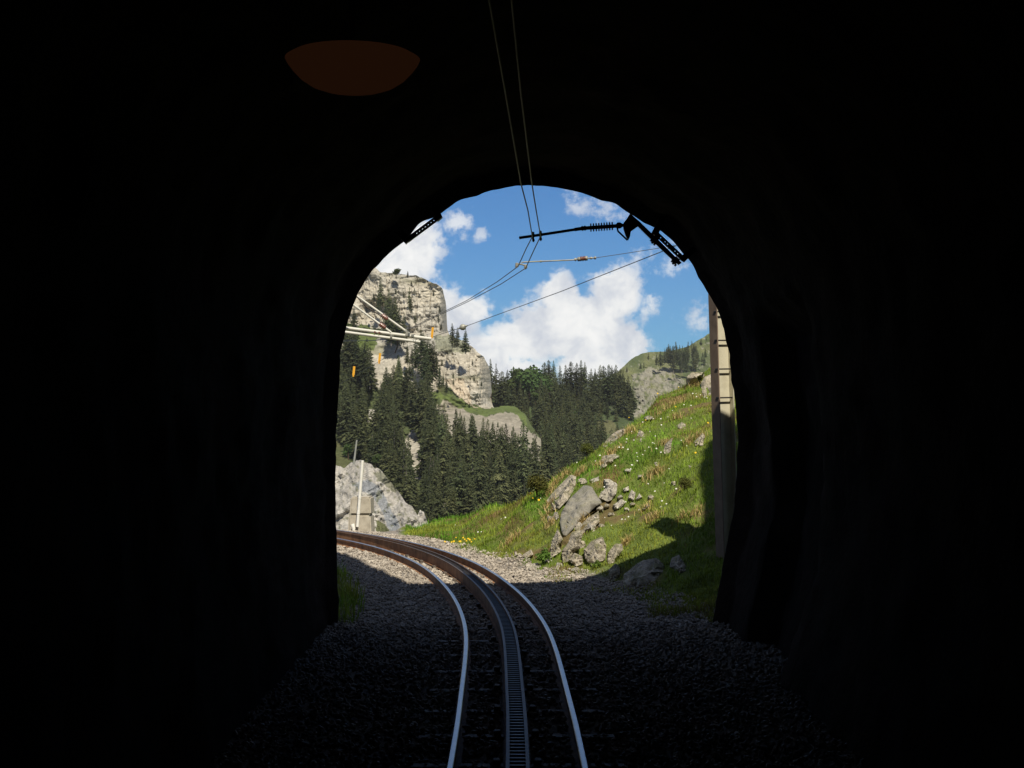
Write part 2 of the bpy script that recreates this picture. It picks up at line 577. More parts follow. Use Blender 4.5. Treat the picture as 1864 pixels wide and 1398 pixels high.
def ground_at(px, py):
    """distance at which the bank (or the ballast) is met at a photo pixel"""
    Y = YS
    z, _ = ray_interp(np.full(Y.shape, float(px)), Y)
    rows = HY + (CH - z) * F / Y
    k = np.where(rows <= py)[0]
    return float(Y[k[0]]) if len(k) else 30.0


nx, ny = 200, 480
gx = np.linspace(-10, 15, nx)
gy = np.concatenate([np.linspace(-14, 14, 90), np.linspace(14.1, 40, ny - 130), np.linspace(40.6, 62, 40)])
ny = len(gy)
XX, YY = np.meshgrid(gx, gy)
ZZ = ground_z(XX, YY)
PX = CX + F * XX / np.maximum(YY, 1.0)
_, toe = ray_interp(PX, np.maximum(YY, 14.0))
p3 = np.stack([XX, YY, XX * 0], -1)
nz = fbm(p3 * 0.8, 5, 31)
gr = np.clip((YY - toe + 0.9 * nz + 0.1) / 0.5, 0, 1) * (YY > 16.5) * ((PX > 730) | (YY < 25))
c_bal = np.array([0.27, 0.24, 0.205])
c_soil = np.array([0.13, 0.17, 0.038])
c_brown = np.array([0.17, 0.115, 0.05])
dry = np.clip((fbm(p3 * 1.3, 4, 77) - 0.05) * 3.0, 0, 1)[..., None]
soil = c_soil * (1 - dry) + c_brown * dry
bald = fbm(p3 * 1.5, 4, 611)
bd = np.clip((bald - 0.36) * 8, 0, 1)[..., None]
soil = soil * (1 - bd) + np.array([0.15, 0.115, 0.05]) * bd
tint = c_bal * (1 - gr[..., None]) + soil * gr[..., None]
idx = np.arange(nx * ny).reshape(ny, nx)
quads = np.stack([idx[:-1, :-1], idx[:-1, 1:], idx[1:, 1:], idx[1:, :-1]], -1).reshape(-1, 4)
me = mesh_data('ground', np.stack([XX, YY, ZZ], -1).reshape(-1, 3), quads, M['ground'], True, tint.reshape(-1, 3))
link('ground', me, kind='structure')
vf = mesh_data('valley_floor', [(-1900, 60, -70), (1900, 60, -70), (1900, 2400, -70), (-1900, 2400, -70)], [(0, 1, 2, 3)], M['valley'])
link('valley_floor', vf, kind='structure')

# ------------------------------------------------------------------ the track: centre line from the photographed left rail
LR = np.array([(-0.55, -12), (-0.42, 0.0), (-0.385, 9.5), (-0.40, 12.0), (-0.425, 14.2), (-0.475, 15.8), (-0.60, 17.5), (-0.80, 19.3), (-1.15, 21.5),
               (-1.51, 23.1), (-2.09, 24.95), (-2.86, 26.7), (-4.1, 28.7), (-5.7, 30.4), (-7.6, 31.7), (-9.6, 32.6)], float)


def spline(pts, step=0.25):
    pts = np.asarray(pts, float)
    P0 = np.vstack([2 * pts[0] - pts[1], pts, 2 * pts[-1] - pts[-2]])
    o = []
    for i in range(1, len(P0) - 2):
        n = max(2, int(np.linalg.norm(P0[i + 1] - P0[i]) / step))
        for k in range(n):
            t = k / n
            a, b, c, d = P0[i - 1], P0[i], P0[i + 1], P0[i + 2]
            o.append(0.5 * ((2 * b) + (-a + c) * t + (2 * a - 5 * b + 4 * c - d) * t * t + (-a + 3 * b - 3 * c + d) * t ** 3))
    o.append(pts[-1])
    return np.array(o)


def resample(c, step):
    s = np.concatenate([[0], np.cumsum(np.linalg.norm(np.diff(c, axis=0), axis=1))])
    t = np.arange(0, s[-1], step)
    return np.stack([np.interp(t, s, c[:, k]) for k in range(c.shape[1])], -1)


left = spline(LR)
for _ in range(12):      # ease the curvature
    left[1:-1] = 0.25 * left[:-2] + 0.5 * left[1:-1] + 0.25 * left[2:]
left = resample(left, 0.22)


def normals(c):
    t = np.gradient(c, axis=0)
    t /= np.linalg.norm(t, axis=1)[:, None]
    return np.stack([t[:, 1], -t[:, 0]], -1)     # to the right of travel


centre = left + normals(left) * 0.42
CN = normals(centre)


def sweep(prof, off, z0=0.0, lo=None):
    """closed profile (across, up) swept along the centre line at an offset"""
    prof = np.asarray(prof, float)
    n = len(prof)
    V = []
    for c, nn in zip(centre, CN):
        for a, h in prof:
            q = c + nn * (off + a)
            V.append((q[0], q[1], z0 + h))
    Q = []
    m = len(centre)
    for i in range(m - 1):
        for k in range(n):
            k2 = (k + 1) % n
            Q.append((i * n + k, (i + 1) * n + k, (i + 1) * n + k2, i * n + k2))
    Q.append(tuple(range(n)))
    Q.append(tuple(reversed(range((m - 1) * n, m * n))))
    return V, Q


track = thing('railway_track', 'narrow gauge track with a toothed rack between its rails, curving out of the tunnel', 'railway track')
RAILP = [(-0.05, -0.125), (0.05, -0.125), (0.05, -0.112), (0.010, -0.098), (0.009, -0.04), (0.0195, -0.030), (0.0205, -0.006), (0.0155, 0.0),
         (-0.0155, 0.0), (-0.0205, -0.006), (-0.0195, -0.030), (-0.009, -0.04), (-0.010, -0.098), (-0.05, -0.112)]
nprof = len(RAILP)
for side in (-1, 1):
    V, Q = sweep(RAILP, 0.42 * side)
    me = mesh_data('rail', V, Q, [M['rust'], M['rail_head']])
    mi = np.zeros(len(me.polygons), np.int32)
    for i in range(len(centre) - 1):
        for k in (7, 6, 8):
            mi[i * nprof + k] = 1
    me.polygons.foreach_set('material_index', mi)
    link('rail', me, track)
rack = link('rack_rail', None, track)
for side in (-1, 1):
    s_ = side
    ch = [(-0.006 * s_ + 0.0, -0.11), (-0.006 * s_, 0.05), (0.017 * s_, 0.05), (0.017 * s_, 0.040), (0.006 * s_, 0.038), (0.006 * s_, -0.096), (0.034 * s_, -0.098), (0.034 * s_, -0.11)]
    V, Q = sweep(ch, 0.056 * side)
    me = mesh_data('rack_cheek', V, Q, [M['rust'], M['rack_top']])
    mi = np.zeros(len(me.polygons), np.int32)
    for i in range(len(centre) - 1):
        mi[i * len(ch) + 1] = 1
    me.polygons.foreach_set('material_index', mi)
    bm = bmesh.new()
    bm.from_mesh(me)
    bmesh.ops.recalc_face_normals(bm, faces=bm.faces[:])
    bm.to_mesh(me)
    bm.free()
    link('rack_cheek', me, rack)
rg = MB()
dense = resample(centre, 0.10)
dn = normals(dense)
for c, nn in zip(dense, dn):
    if c[1] < 6:
        continue
    ang = math.atan2(nn[1], nn[0])
    rg.box((c[0], c[1], 0.008), (0.098, 0.034, 0.04), Matrix.Rotation(ang, 3, 'Z'))
rg.build('rack_teeth', M['dark_steel'], rack, kind='stuff')
sl = resample(centre, 0.92)
sn = normals(sl)
k = 0
for c, nn in zip(sl, sn):
    if c[1] < 6.5:
        continue
    ang = math.atan2(nn[1], nn[0])
    R = Matrix.Rotation(ang, 3, 'Z')
    b = MB()
    b.box((c[0], c[1], -0.130), (1.42, 0.12, 0.05), R, 0.012)
    for s_ in (-0.42, 0.42):
        for e in (-0.07, 0.07):
            q = c + nn * (s_ + e)
            b.box((q[0], q[1], -0.115), (0.05, 0.07, 0.026), R, 0.004)
    for e in (-0.135, 0.135):
        q = c + nn * e
        b.box((q[0], q[1], -0.095), (0.05, 0.09, 0.06), R, 0.006)
    b.build('sleeper', M['sleeper'], track)

# ballast stones: a few thousand real stones on the bed
base = np.array([(1, 0, 0), (-1, 0, 0), (0, 1, 0), (0, -1, 0), (0, 0, 1), (0, 0, -1), (.6, .6, .6), (-.6, .6, .55), (.6, -.6, .55), (-.6, -.6, .6)], float)
STF = []
bm = bmesh.new()
bv = [bm.verts.new(x) for x in base]
bmesh.ops.convex_hull(bm, input=bv)
bm.verts.index_update()
hullv = np.array([v_.co[:] for v_ in bm.verts])
hullf = np.array([[v_.index for v_ in f.verts] for f in bm.faces if len(f.verts) == 3])
bm.free()


def stones(n, sampler, smin, smax, seed):
    rg_ = np.random.default_rng(seed)
    c = sampler(n, rg_)
    n = len(c)
    s = rg_.uniform(smin, smax, (n, 1, 1)) * rg_.uniform(0.6, 1.25, (n, 1, 3))
    a = rg_.uniform(0, 2 * math.pi, n)
    ca, sa = np.cos(a), np.sin(a)
    v = hullv[None] * (1 + rg_.uniform(-0.28, 0.28, (n, len(hullv), 3)))
    v = v * s
    t = rg_.uniform(-0.7, 0.7, n)
    ct, st_ = np.cos(t), np.sin(t)
    y, z = v[..., 1] * ct[:, None] - v[..., 2] * st_[:, None], v[..., 1] * st_[:, None] + v[..., 2] * ct[:, None]
    x = v[..., 0]
    v = np.stack([x * ca[:, None] - y * sa[:, None], x * sa[:, None] + y * ca[:, None], z], -1) + c[:, None]
    f = hullf[None] + (np.arange(n) * len(hullv))[:, None, None]
    return v.reshape(-1, 3), f.reshape(-1, 3)


def bed(n, r):
    Y = r.uniform(7.5, 33, n)
    X = r.uniform(-1, 1, n)
    ci = np.array([np.interp(Y, centre[:, 1], centre[:, 0])]).T[:, 0]
    X = np.where(Y < 17, -2.3 + (X + 1) * 2.5, ci + X * 3.4)
    px = CX + F * X / Y
    _, toe = ray_interp(px, np.maximum(Y, 14))
    keep = (Y < toe + 0.35 + 0.5 * fbm(np.stack([X, Y, X * 0], -1) * 1.2, 3, 8))
    X, Y = X[keep], Y[keep]
    # keep clear of rails, rack and sleepers' tops
    z = ground_z(X, Y, False)
    d = np.full(X.shape, 9.0)
    for cc, nn in zip(centre[::2], CN[::2]):
        dd = np.abs((X - cc[0]) * nn[0] + (Y - cc[1]) * nn[1])
        al = np.abs((X - cc[0]) * nn[1] - (Y - cc[1]) * nn[0])
        d = np.where(al < 0.3, np.minimum(d, dd), d)
    ok = (np.abs(d - 0.42) > 0.045) & (d > 0.11)
    return np.stack([X, Y, z + 0.012], -1)[ok]


V, Q = stones(58000, bed, 0.011, 0.027, 4)
link('ballast', mesh_data('ballast', V, Q, M['stone']), kind='stuff', label='grey crushed stone ballast spread along the track bed', cat='ballast')

# ------------------------------------------------------------------ tunnel: lining, headwall and the hill above it
PY_ = 17.0
OPEN = [(600, 1195), (612, 1150), (617, 1100), (614, 1040), (612, 960), (611, 880), (612, 800), (615, 740), (619, 665), (622, 632), (628, 602), (636, 576), (645, 551), (655, 529),
        (668, 508), (682, 489), (700, 468), (720, 452), (737, 438), (746, 426), (765, 408), (785, 396), (803, 386), (830, 370), (860, 357), (900, 345), (950, 337),
        (985, 337), (1015, 341), (1050, 349), (1080, 358), (1110, 368), (1130, 378), (1150, 391), (1170, 403), (1190, 414), (1206, 421), (1228, 441), (1249, 466), (1260, 481),
        (1270, 500), (1283, 522), (1292, 540), (1303, 560), (1313, 585), (1320, 610), (1326, 640), (1331, 680), (1336, 720), (1341, 760), (1343, 800), (1341, 850),
        (1338, 900), (1331, 950), (1322, 1000), (1312, 1050), (1303, 1100), (1294, 1145), (1288, 1195)]
op = resample(spline([(x, y) for x, y in OPEN], 6), 5.0)
ow = np.stack([(op[:, 0] - CX) * PY_ / F, CH + (HY - op[:, 1]) * PY_ / F], -1)       # X, Z of the portal edge
cen = np.array([0.26, 2.2])
dirn = ow - cen
dirn /= np.linalg.norm(dirn, axis=1)[:, None]
tunnel = thing('railway_tunnel', 'dark arched rock tunnel around the camera, opening onto the alpine valley', 'tunnel')
rows = np.concatenate([[17.0, 16.94, 16.8], np.arange(16.6, -13.0, -0.22)])
V = []
for j, Y in enumerate(rows):
    w = ow.copy()
    grow = 0.0 if Y > 16.9 else 0.05 + 0.004 * (17 - Y)
    p3 = np.stack([ow[:, 0] * 1.0, np.full(len(ow), Y), ow[:, 1]], -1)
    nzz = 0.09 * fbm(p3 * 0.9, 4, 12) + 0.06 * fbm(p3 * 3.5, 3, 44)
    edge = 0.018 * fbm(p3 * 7.0, 2, 90)
    d = grow + (np.maximum(nzz + 0.08, -0.02) if Y < 16.9 else edge)
    w = w + dirn * (d if np.ndim(d) else np.full(len(ow), d))[:, None]
    niche = (13.1 < Y < 15.35)
    if niche:
        push = np.clip((3.2 - ow[:, 1]) / 0.3, 0, 1) * (ow[:, 0] > 1.5)
        w[:, 0] += 0.28 * push
    V.append(np.stack([w[:, 0], np.full(len(w), Y), w[:, 1]], -1))
V = np.array(V)
m, n = V.shape[:2]
idx = np.arange(m * n).reshape(m, n)
Q = np.stack([idx[:-1, :-1], idx[:-1, 1:], idx[1:, 1:], idx[1:, :-1]], -1).reshape(-1, 4).tolist()
Q.append(idx[-1].tolist())
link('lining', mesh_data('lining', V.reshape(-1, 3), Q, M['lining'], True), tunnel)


def hill_h(X):
    return float(np.interp(X, [-16, -6, -1.2, -0.5, -0.40, -0.34, 0.0, 1.2, 1.93, 2.41, 2.71, 3.4, 3.75, 3.93, 4.13, 4.55, 5.1, 5.4, 7, 18],
                           [20, 16, 13.2, 11.3, 7.5, 4.95, 4.9, 5.3, 5.55, 5.8, 6.1, 6.2, 6.3, 7.1, 8.15, 10.1, 12.1, 13.0, 14.5, 19]))


outer = []
for i, (dx, dz) in enumerate(dirn):
    r = 0.4
    c = ow[i]
    while True:
        r += 0.03
        x, z = c[0] + dx * r, c[1] + dz * r
        if z > hill_h(x) or x < -15 or x > 17 or z > 22:
            break
    z = max(z, -0.6)
    outer.append((x, z))
outer = np.array(outer)
outer[0] = (-15, -0.6)
outer[-1] = (17, -0.6)
hv = []
for t in (0.0, 0.06, 0.2, 0.45, 0.75, 1.0):
    q = ow * (1 - t) + outer * t
    p3 = np.stack([q[:, 0], np.full(len(q), PY_), q[:, 1]], -1)
    bulge = 0.0 if t == 0 else 0.08 * fbm(p3 * 0.8, 4, 22)
    e0 = 0.018 * fbm(np.stack([ow[:, 0], np.full(len(ow), 17.0), ow[:, 1]], -1) * 7.0, 2, 90) if t == 0 else 0
    q = q + dirn * (np.asarray(e0)[:, None] if np.ndim(e0) else 0)
    hv.append(np.stack([q[:, 0], PY_ + bulge * np.ones(len(q)), q[:, 1]], -1))
for back in (0.6, 3, 8, 16, 30):
    q = outer
    p3 = np.stack([q[:, 0], np.full(len(q), PY_ - back), q[:, 1]], -1)
    lift = 0.95 * back * (q[:, 1] > 3)
    hv.append(np.stack([q[:, 0], np.full(len(q), PY_ - back), q[:, 1] + lift + 0.12 * fbm(p3 * 0.7, 3, 5) * (back > 1)], -1))
hv = np.array(hv)
m, n = hv.shape[:2]
idx = np.arange(m * n).reshape(m, n)
Q = np.stack([idx[:-1, :-1], idx[1:, :-1], idx[1:, 1:], idx[:-1, 1:]], -1).reshape(-1, 4).tolist()
link('headwall', mesh_data('headwall', hv.reshape(-1, 3), Q, M['hill_rock'], False), tunnel)

for nm_, pl_ in (('rock_shoulder', [(-0.34, 4.88), (-0.40, 7.5), (-0.50, 11.3), (-1.2, 13.2), (-6, 16), (-14, 19), (-14, 6), (-5, 5.6), (-1.5, 4.9)]),
                 ('rock_shoulder', [(3.6, 6.0), (3.75, 6.42), (3.93, 7.1), (4.13, 8.15), (4.55, 10.1), (5.1, 12.1), (5.4, 13.0), (7, 14.5), (15, 18), (15, 6), (8, 5), (4.5, 5)])):
    q2 = resample(np.vstack([pl_, pl_[:1]]), 0.3)
    rows_ = []
    for yb_, sh_ in ((16.93, 0.0), (16.5, 0.05), (15.5, 0.5), (13.0, 1.2)):
        zz_ = q2[:, 1] + np.where(q2[:, 1] > 6.5, sh_ * 0.3, 0)
        jx = 0.06 * fbm(np.stack([q2[:, 0] * 2, np.full(len(q2), yb_), q2[:, 1] * 2], -1), 3, 66)
        rows_.append(np.stack([q2[:, 0] + jx, np.full(len(q2), yb_), zz_ + jx], -1))
    rows_ = np.array(rows_)
    m, n = rows_.shape[:2]
    idx = np.arange(m * n).reshape(m, n)
    nx_ = np.roll(idx, -1, axis=1)
    Q = np.stack([idx[:-1], nx_[:-1], nx_[1:], idx[1:]], -1).reshape(-1, 4).tolist() + [idx[0].tolist(), idx[-1][::-1].tolist()]
    link(nm_, mesh_data(nm_, rows_.reshape(-1, 3), Q, M['hill_rock']), tunnel)

# amber windscreen reflection, imitated by an added glowing bowl under the vault
reflection_mat, lg, lb, lco = new_mat('amber_reflection', 1.0, 0.0)
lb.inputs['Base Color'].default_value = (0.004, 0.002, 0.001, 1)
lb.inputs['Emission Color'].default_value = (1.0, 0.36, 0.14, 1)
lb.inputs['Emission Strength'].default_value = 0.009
reflection = thing('windscreen_reflection', 'faint amber windscreen reflection, built as a glowing bowl under the dark tunnel vault', 'reflection')
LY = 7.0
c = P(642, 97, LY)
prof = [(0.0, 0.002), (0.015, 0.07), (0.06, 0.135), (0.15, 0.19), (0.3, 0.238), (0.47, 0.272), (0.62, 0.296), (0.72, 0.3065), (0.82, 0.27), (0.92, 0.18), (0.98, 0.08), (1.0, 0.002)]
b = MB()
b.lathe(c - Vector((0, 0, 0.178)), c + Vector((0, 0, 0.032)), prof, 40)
b.build('reflection_bowl', reflection_mat, reflection, True)
b = MB()
b.tube([c + Vector((0, 0, 0.03)), c + Vector((0, 0, 0.62))], 0.012, 8)
b.build('stem', M['black_steel'], reflection)  # added stem, joins the reflection's bowl to the vault

# ------------------------------------------------------------------ overhead line
def wire(name, pts, r, mat, label, cat='wire', group=None, sub=6):
    w = np.array([P(*p)[:] for p in pts])
    b_ = MB()
    b_.tube(w, r, 6)
    return b_.build(name, mat, None, True, label=label, cat=cat, group=group)


GW = 'contact wires of the overhead line'
wire('contact_wire', [(872, -110, 6.0), (890, 0, 6.9), (920, 170, 8.9), (948, 333, 12.3), (961, 383, 13.9), (969, 431, 16.1), (958, 452, 17.2), (943, 485, 18.7), (905, 513, 21.2), (850, 547, 24.6),
                      (780, 581, 28.5), (735, 603, 31.2), (702, 615, 33.5), (684, 619, 36), (600, 620, 44)], 0.0058, M['wire'], 'overhead contact wire on the left of the pair down the tunnel', group=GW)
wire('contact_wire', [(921, -110, 6.0), (931, 0, 6.9), (948, 170, 8.9), (968, 333, 12.3), (976, 383, 13.9), (984, 430, 16.1), (972, 455, 17.2), (957, 488, 18.7), (912, 517, 21.2), (852, 549, 24.7),
                      (782, 582, 28.6), (737, 604, 31.3), (704, 616, 33.6), (686, 620, 36.1), (600, 622, 44)], 0.0058, M['wire'], 'overhead contact wire on the right of the pair down the tunnel', group=GW)
wire('feeder_wire', [(1300, 418, 17.6), (1207, 457, 19.0), (1020, 531, 24), (842, 596, 31.5), (787, 613, 35), (720, 641, 40), (690, 658, 43), (644, 685, 48.5), (560, 730, 60)], 0.006, M['wire_grey'],
     'thin dark cable slanting across the sky from the portal down to the left')
b = MB()
c = P(842, 596, 31.4)
b.lathe(c + Vector((-0.1, 0.02, -0.03)), c + Vector((0.11, -0.02, 0.04)), [(0, .01), (.2, .02), (.3, .05), (.5, .068), (.7, .05), (.8, .02), (1, .01)], 12)
b.build('egg_insulator', M['galv'], None, True, label='round pale insulator clamped on the slanting cable beside the cliff', cat='insulator')
for (px, py, Y, lab) in ((787, 603, 34.9, 'orange tag on the slanting cable against the cliff, highest of the three'),
                         (691, 650, 42.9, 'orange tag on the slanting cable against pale rock, middle of the three'),
                         (644, 674, 48.4, 'orange tag on the slanting cable beside the tunnel edge, lowest of three')):
    b = MB()
    b.plate([(px - 2.8, py + 8.5), (px - 1.0, py - 7.5), (px + 3.0, py - 7.0), (px + 1.4, py + 8.5)], Y, 0.02)
    q = P(px - 0.8, py + 9.0, Y)
    b.box(q + Vector((0, 0.01, -0.02)), (0.05, 0.03, 0.05))
    b.build('marker_tag', M['orange'], None, label=lab, cat='marker', group='orange marker tags on the cable')

# support inside the portal: bars on the vault, insulator and arm
BY = 16.3
sup = thing('wire_support', 'black steel bracket with ribbed insulator and arm holding the two wires at the portal', 'overhead bracket')
b = MB()
b.plate([(1147, 389), (1163, 402), (1194, 432), (1229, 467), (1241, 478), (1236, 482), (1224, 472), (1207, 456), (1187, 437), (1161, 411)], BY, 0.05)
b.build('mounting_bar', M['black_steel'], sup)


def holed_bar(p0, p1, w, Y, thick, holes, fr, b_):
    """bar between two photo pixels with square holes: fr is hole size along / across as a share"""
    a, c_ = Vector(p0), Vector(p1)
    t = (c_ - a).normalized()
    nrm = Vector((-t.y, t.x))
    L = (c_ - a).length
    h = w * fr / 2

    def q(u0, u1, v0, v1):
        pts = [a + t * u0 + nrm * v0, a + t * u1 + nrm * v0, a + t * u1 + nrm * v1, a + t * u0 + nrm * v1]
        b_.plate([(p.x, p.y) for p in pts], Y, thick)
    q(0, L, -w / 2, -h)
    q(0, L, h, w / 2)
    u0 = 0
    for c0 in holes:
        q(u0, c0 * L - h, -h, h)
        u0 = c0 * L + h
    q(u0, L, -h, h)


b = MB()
holed_bar((1193, 423), (1243, 470), 8, BY + 0.004, 0.045, [0.2, 0.36, 0.45, 0.72, 0.82], 0.26, b)
b.plate([(1186, 424), (1200, 396), (1210, 404), (1195, 432)], BY + 0.06, 0.05)
b.plate([(1240, 466), (1262, 448), (1268, 456), (1246, 477), (1236, 471)], BY + 0.06, 0.05)
b.build('perforated_bar', M['black_steel'], sup)
b = MB()
b.plate([(1147, 388.5), (1141, 398), (1135.5, 405), (1135, 415), (1139, 428), (1144, 437), (1147, 430), (1148.5, 421), (1161.5, 411.5), (1163, 402)], BY - 0.06, 0.055)
b.build('end_plate', M['black_steel'], sup)
b = MB()
b.tube([P(1123, 412, BY - 0.05), P(1125, 421, BY - 0.05), P(1142, 437, BY - 0.05), P(1145, 432, BY - 0.05)], 0.010, 8)
b.build('safety_link', M['black_steel'], sup, True)
for (bx, by) in ((1192, 439), (1230, 477)):
    b = MB()
    b.plate([(bx - 6, by - 6), (bx + 1, by - 11), (bx + 8, by - 4), (bx + 1, by + 3), (bx - 4, by + 1)], BY - 0.05, 0.11)
    for dx, dy in ((-3, 1), (1, 4), (-5, -3)):
        b.tube([P(bx + dx, by + dy, BY - 0.03), P(bx + dx - 3, by + dy + 3, BY - 0.03)], 0.011, 6)
    b.build('clamp', M['black_steel'], sup)
b = MB()
b.tube([P(1062, 415.5, BY), P(1126, 411, BY)], 0.020, 10)
for k in range(9):
    t = k / 8
    px, py = 1075.5 + 39 * t, 414.3 - 2.8 * t
    b.tube([P(px - 1.0, py, BY), P(px + 1.0, py - 0.07, BY)], 0.044, 14)
b.build('insulator', M['black_steel'], sup, False)
b = MB()
b.lathe(P(1122, 410.5, BY), P(1137, 410, BY), [(0, .02), (.1, .03), (.35, .034), (.55, .03), (.7, .018), (1, .018)], 10)
b.build('end_fitting', M['black_steel'], sup, True)
b = MB()
b.lathe(P(1058, 416, BY), P(1067, 415, BY), [(0, .02), (.1, .026), (.4, .026), (.5, .018), (.6, .026), (.9, .026), (1, .02)], 10)
b.build('end_fitting', M['black_steel'], sup, True)
b = MB()
b.tube([P(945, 433, BY), P(990, 426.5, BY), P(1048, 417.6, BY)], 0.015, 10)
b.tube([P(1046, 417.9, BY), P(1062, 415.5, BY)], 0.019, 10)
b.build('arm', M['black_steel'], sup, True)
for (bx, by) in ((970.5, 430.5), (984, 428.5)):
    b = MB()
    b.plate([(bx - 2.6, by - 8), (bx - 0.5, by - 9), (bx + 2, by - 8), (bx + 2.6, by - 3), (bx + 1.8, by + 3), (bx + 3, by + 7), (bx + 1, by + 9.5), (bx - 1.5, by + 8), (bx - 1.8, by + 3), (bx - 2.8, by - 2)], BY - 0.03, 0.06)
    b.build('wire_clamp', M['black_steel'], sup)

b = MB()
holed_bar((741, 437), (799, 394), 9, 16.5, 0.05, [0.3, 0.39, 0.48, 0.57, 0.66, 0.75, 0.84], 0.24, b)
b.plate([(720, 424), (732, 418), (748, 434), (738, 443)], 16.45, 0.12)
b.plate([(784, 378), (794, 371), (805, 394), (796, 402)], 16.45, 0.12)
b.build('vault_bar', M['black_steel'], None, label='short perforated black bar bolted to the left side of the vault', cat='mounting bar')

# steady arm beyond the portal
SY = 18.7
st = thing('steady_arm', 'thin pale steady arm with brown insulator pulling both wires against the sky', 'steady arm')
b = MB()
b.tube([P(949, 478, SY), P(955, 477, SY), P(1047, 473, SY)], 0.0085, 8)
b.tube([P(983, 476, SY), P(986, 475.6, SY)], 0.014, 8)
b.build('rod', M['galv'], st, True)
b = MB()
b.tube([P(938, 481, SY), P(949, 481, SY), P(958, 484, SY)], 0.010, 8)
for (bx, by) in ((941, 482), (957, 485)):
    b.box(P(bx, by, SY), (0.04, 0.05, 0.045), None, 0.006)
    b.box(P(bx - 1, by + 3, SY), (0.03, 0.04, 0.03), None, 0.004)
b.build('wire_clamp', M['galv'], st)
b = MB()
b.lathe(P(1046, 472.6, SY), P(1056, 471.5, SY), [(0, .02), (.25, .02), (.3, .012), (.5, .012), (.55, .026), (1, .026)], 12)
b.build('end_fitting', M['galv'], st, True)
b = MB()
b.lathe(P(1066, 470.3, SY), P(1085, 469.4, SY), [(0, .028), (.18, .028), (.2, .008), (.4, .008), (.45, .016), (.6, .016), (.65, .008), (.8, .008), (.83, .018), (1, .018)], 12)
b.build('end_fitting', M['galv'], st, True)
b = MB()
b.lathe(P(1056, 471.4, SY), P(1066, 470.3, SY), [(0, .02), (.1, .034), (.22, .02), (.35, .034), (.48, .02), (.6, .034), (.74, .02), (.87, .034), (1, .02)], 12)
b.build('insulator', M['porcelain'], st, True)
wire('tie_wire', [(1084, 469.4, SY), (1140, 461, SY), (1210, 450, 18.6), (1300, 436, 18.4)], 0.0036, M['wire_grey'], 'hair-thin tie wire running from the steady arm to the portal side')

# right-hand mast beyond the portal
MY = 19.95
mast = thing('catenary_mast', 'pale steel mast half hidden by the right edge of the tunnel mouth', 'mast')
yaw = math.radians(30)
R = Matrix.Rotation(yaw, 3, 'Z')
top, bot = P(1309.8, 530, MY), P(1327, 1100, MY)
lean = (top - bot).normalized()
mid = (top + bot) / 2
Lh = (top - bot).length
ex = (R @ Vector((1, 0, 0)))
ex = (ex - lean * ex.dot(lean)).normalized()
ey = lean.cross(ex)
RM = Matrix((ex, ey, lean)).transposed()
b = MB()
b.box(mid + ex * 0.004, (0.205, 0.010, Lh), RM)
b.build('web', M['mast'], mast)
for s_ in (-1, 1):
    b = MB()
    b.box(mid + ex * (0.115 * s_), (0.014, 0.17, Lh), RM, 0.002)
    b.build('flange', M['mast_brown'] if s_ < 0 else M['mast'], mast)
for py in (568, 620, 672, 724):
    t = (py - 530) / (1100 - 530)
    q = top.lerp(bot, t) - ey * 0.055 + ex * 0.005
    b = MB()
    b.tube([q - ex * 0.108, q + ex * 0.105], 0.010, 8)
    b.tube([q - ex * 0.12 - ey * 0.02, q - ex * 0.12 + ey * 0.03], 0.016, 6)
    b.build('rung', M['dark_steel'], mast)

# cantilever on the left, its post hidden by the tunnel wall
KY = 30.5
can = thing('cantilever', 'pale tubular cantilever reaching in from the left tunnel edge with two brown insulators', 'cantilever')
b = MB()
b.tube([P(560, 588, KY), P(785, 617, KY)], 0.034, 12)
b.build('upper_tube', M['alu'], can, True)
b = MB()
b.tube([P(560, 595.5, KY - 0.4), P(765, 622.5, KY - 0.4)], 0.028, 12)
b.build('lower_tube', M['alu'], can, True)
b = MB()
b.tube([P(590, 496, KY), P(745, 607, KY)], 0.021, 10)
b.build('stay_tube', M['alu'], can, True)
b = MB()
b.tube([P(590, 516, KY - 0.4), P(712, 605, KY - 0.4)], 0.021, 10)
b.build('stay_tube', M['alu'], can, True)
b = MB()
b.tube([P(640, 530, KY - 0.1), P(668, 560, KY - 0.1), P(697, 577, KY - 0.1)], 0.012, 8)
b.build('slack_cable', M['wire'], can, True)
for (bx, by, yy) in ((700, 577, KY - 0.05), (696, 593, KY - 0.45)):
    b = MB()
    q0, q1 = P(bx - 5, by - 3.5, yy), P(bx + 6, by + 4.5, yy)
    b.lathe(q0, q1, [(0, .02), (.05, .055), (.2, .03), (.3, .06), (.45, .03), (.55, .06), (.7, .03), (.8, .055), (1, .02)], 12)
    b.build('insulator', M['porcelain'], can, True)
for (bx, by, w) in ((742, 609, 0.09), (684, 606, 0.05), (692, 607, 0.05), (751, 612, 0.06), (714, 613, 0.07), (741, 604, 0.06)):
    b = MB()
    b.box(P(bx, by, KY - 0.2), (w * 0.6, 0.5, w), Matrix.Rotation(0.13, 3, 'Y'), 0.01)
    b.build('tube_clamp', M['galv'] if w > 0.055 else M['porcelain'], can)
b = MB()
b.tube([P(724, 618, KY), P(723, 632, KY), P(719, 643, KY)], 0.012, 8)
b.build('dropper', M['wire'], can, True)
b = MB()
b.tube([P(556, 470, KY - 0.2), P(558, 1000, KY - 0.2)], 0.09, 12)
b.build('post', M['galv'], can, True)

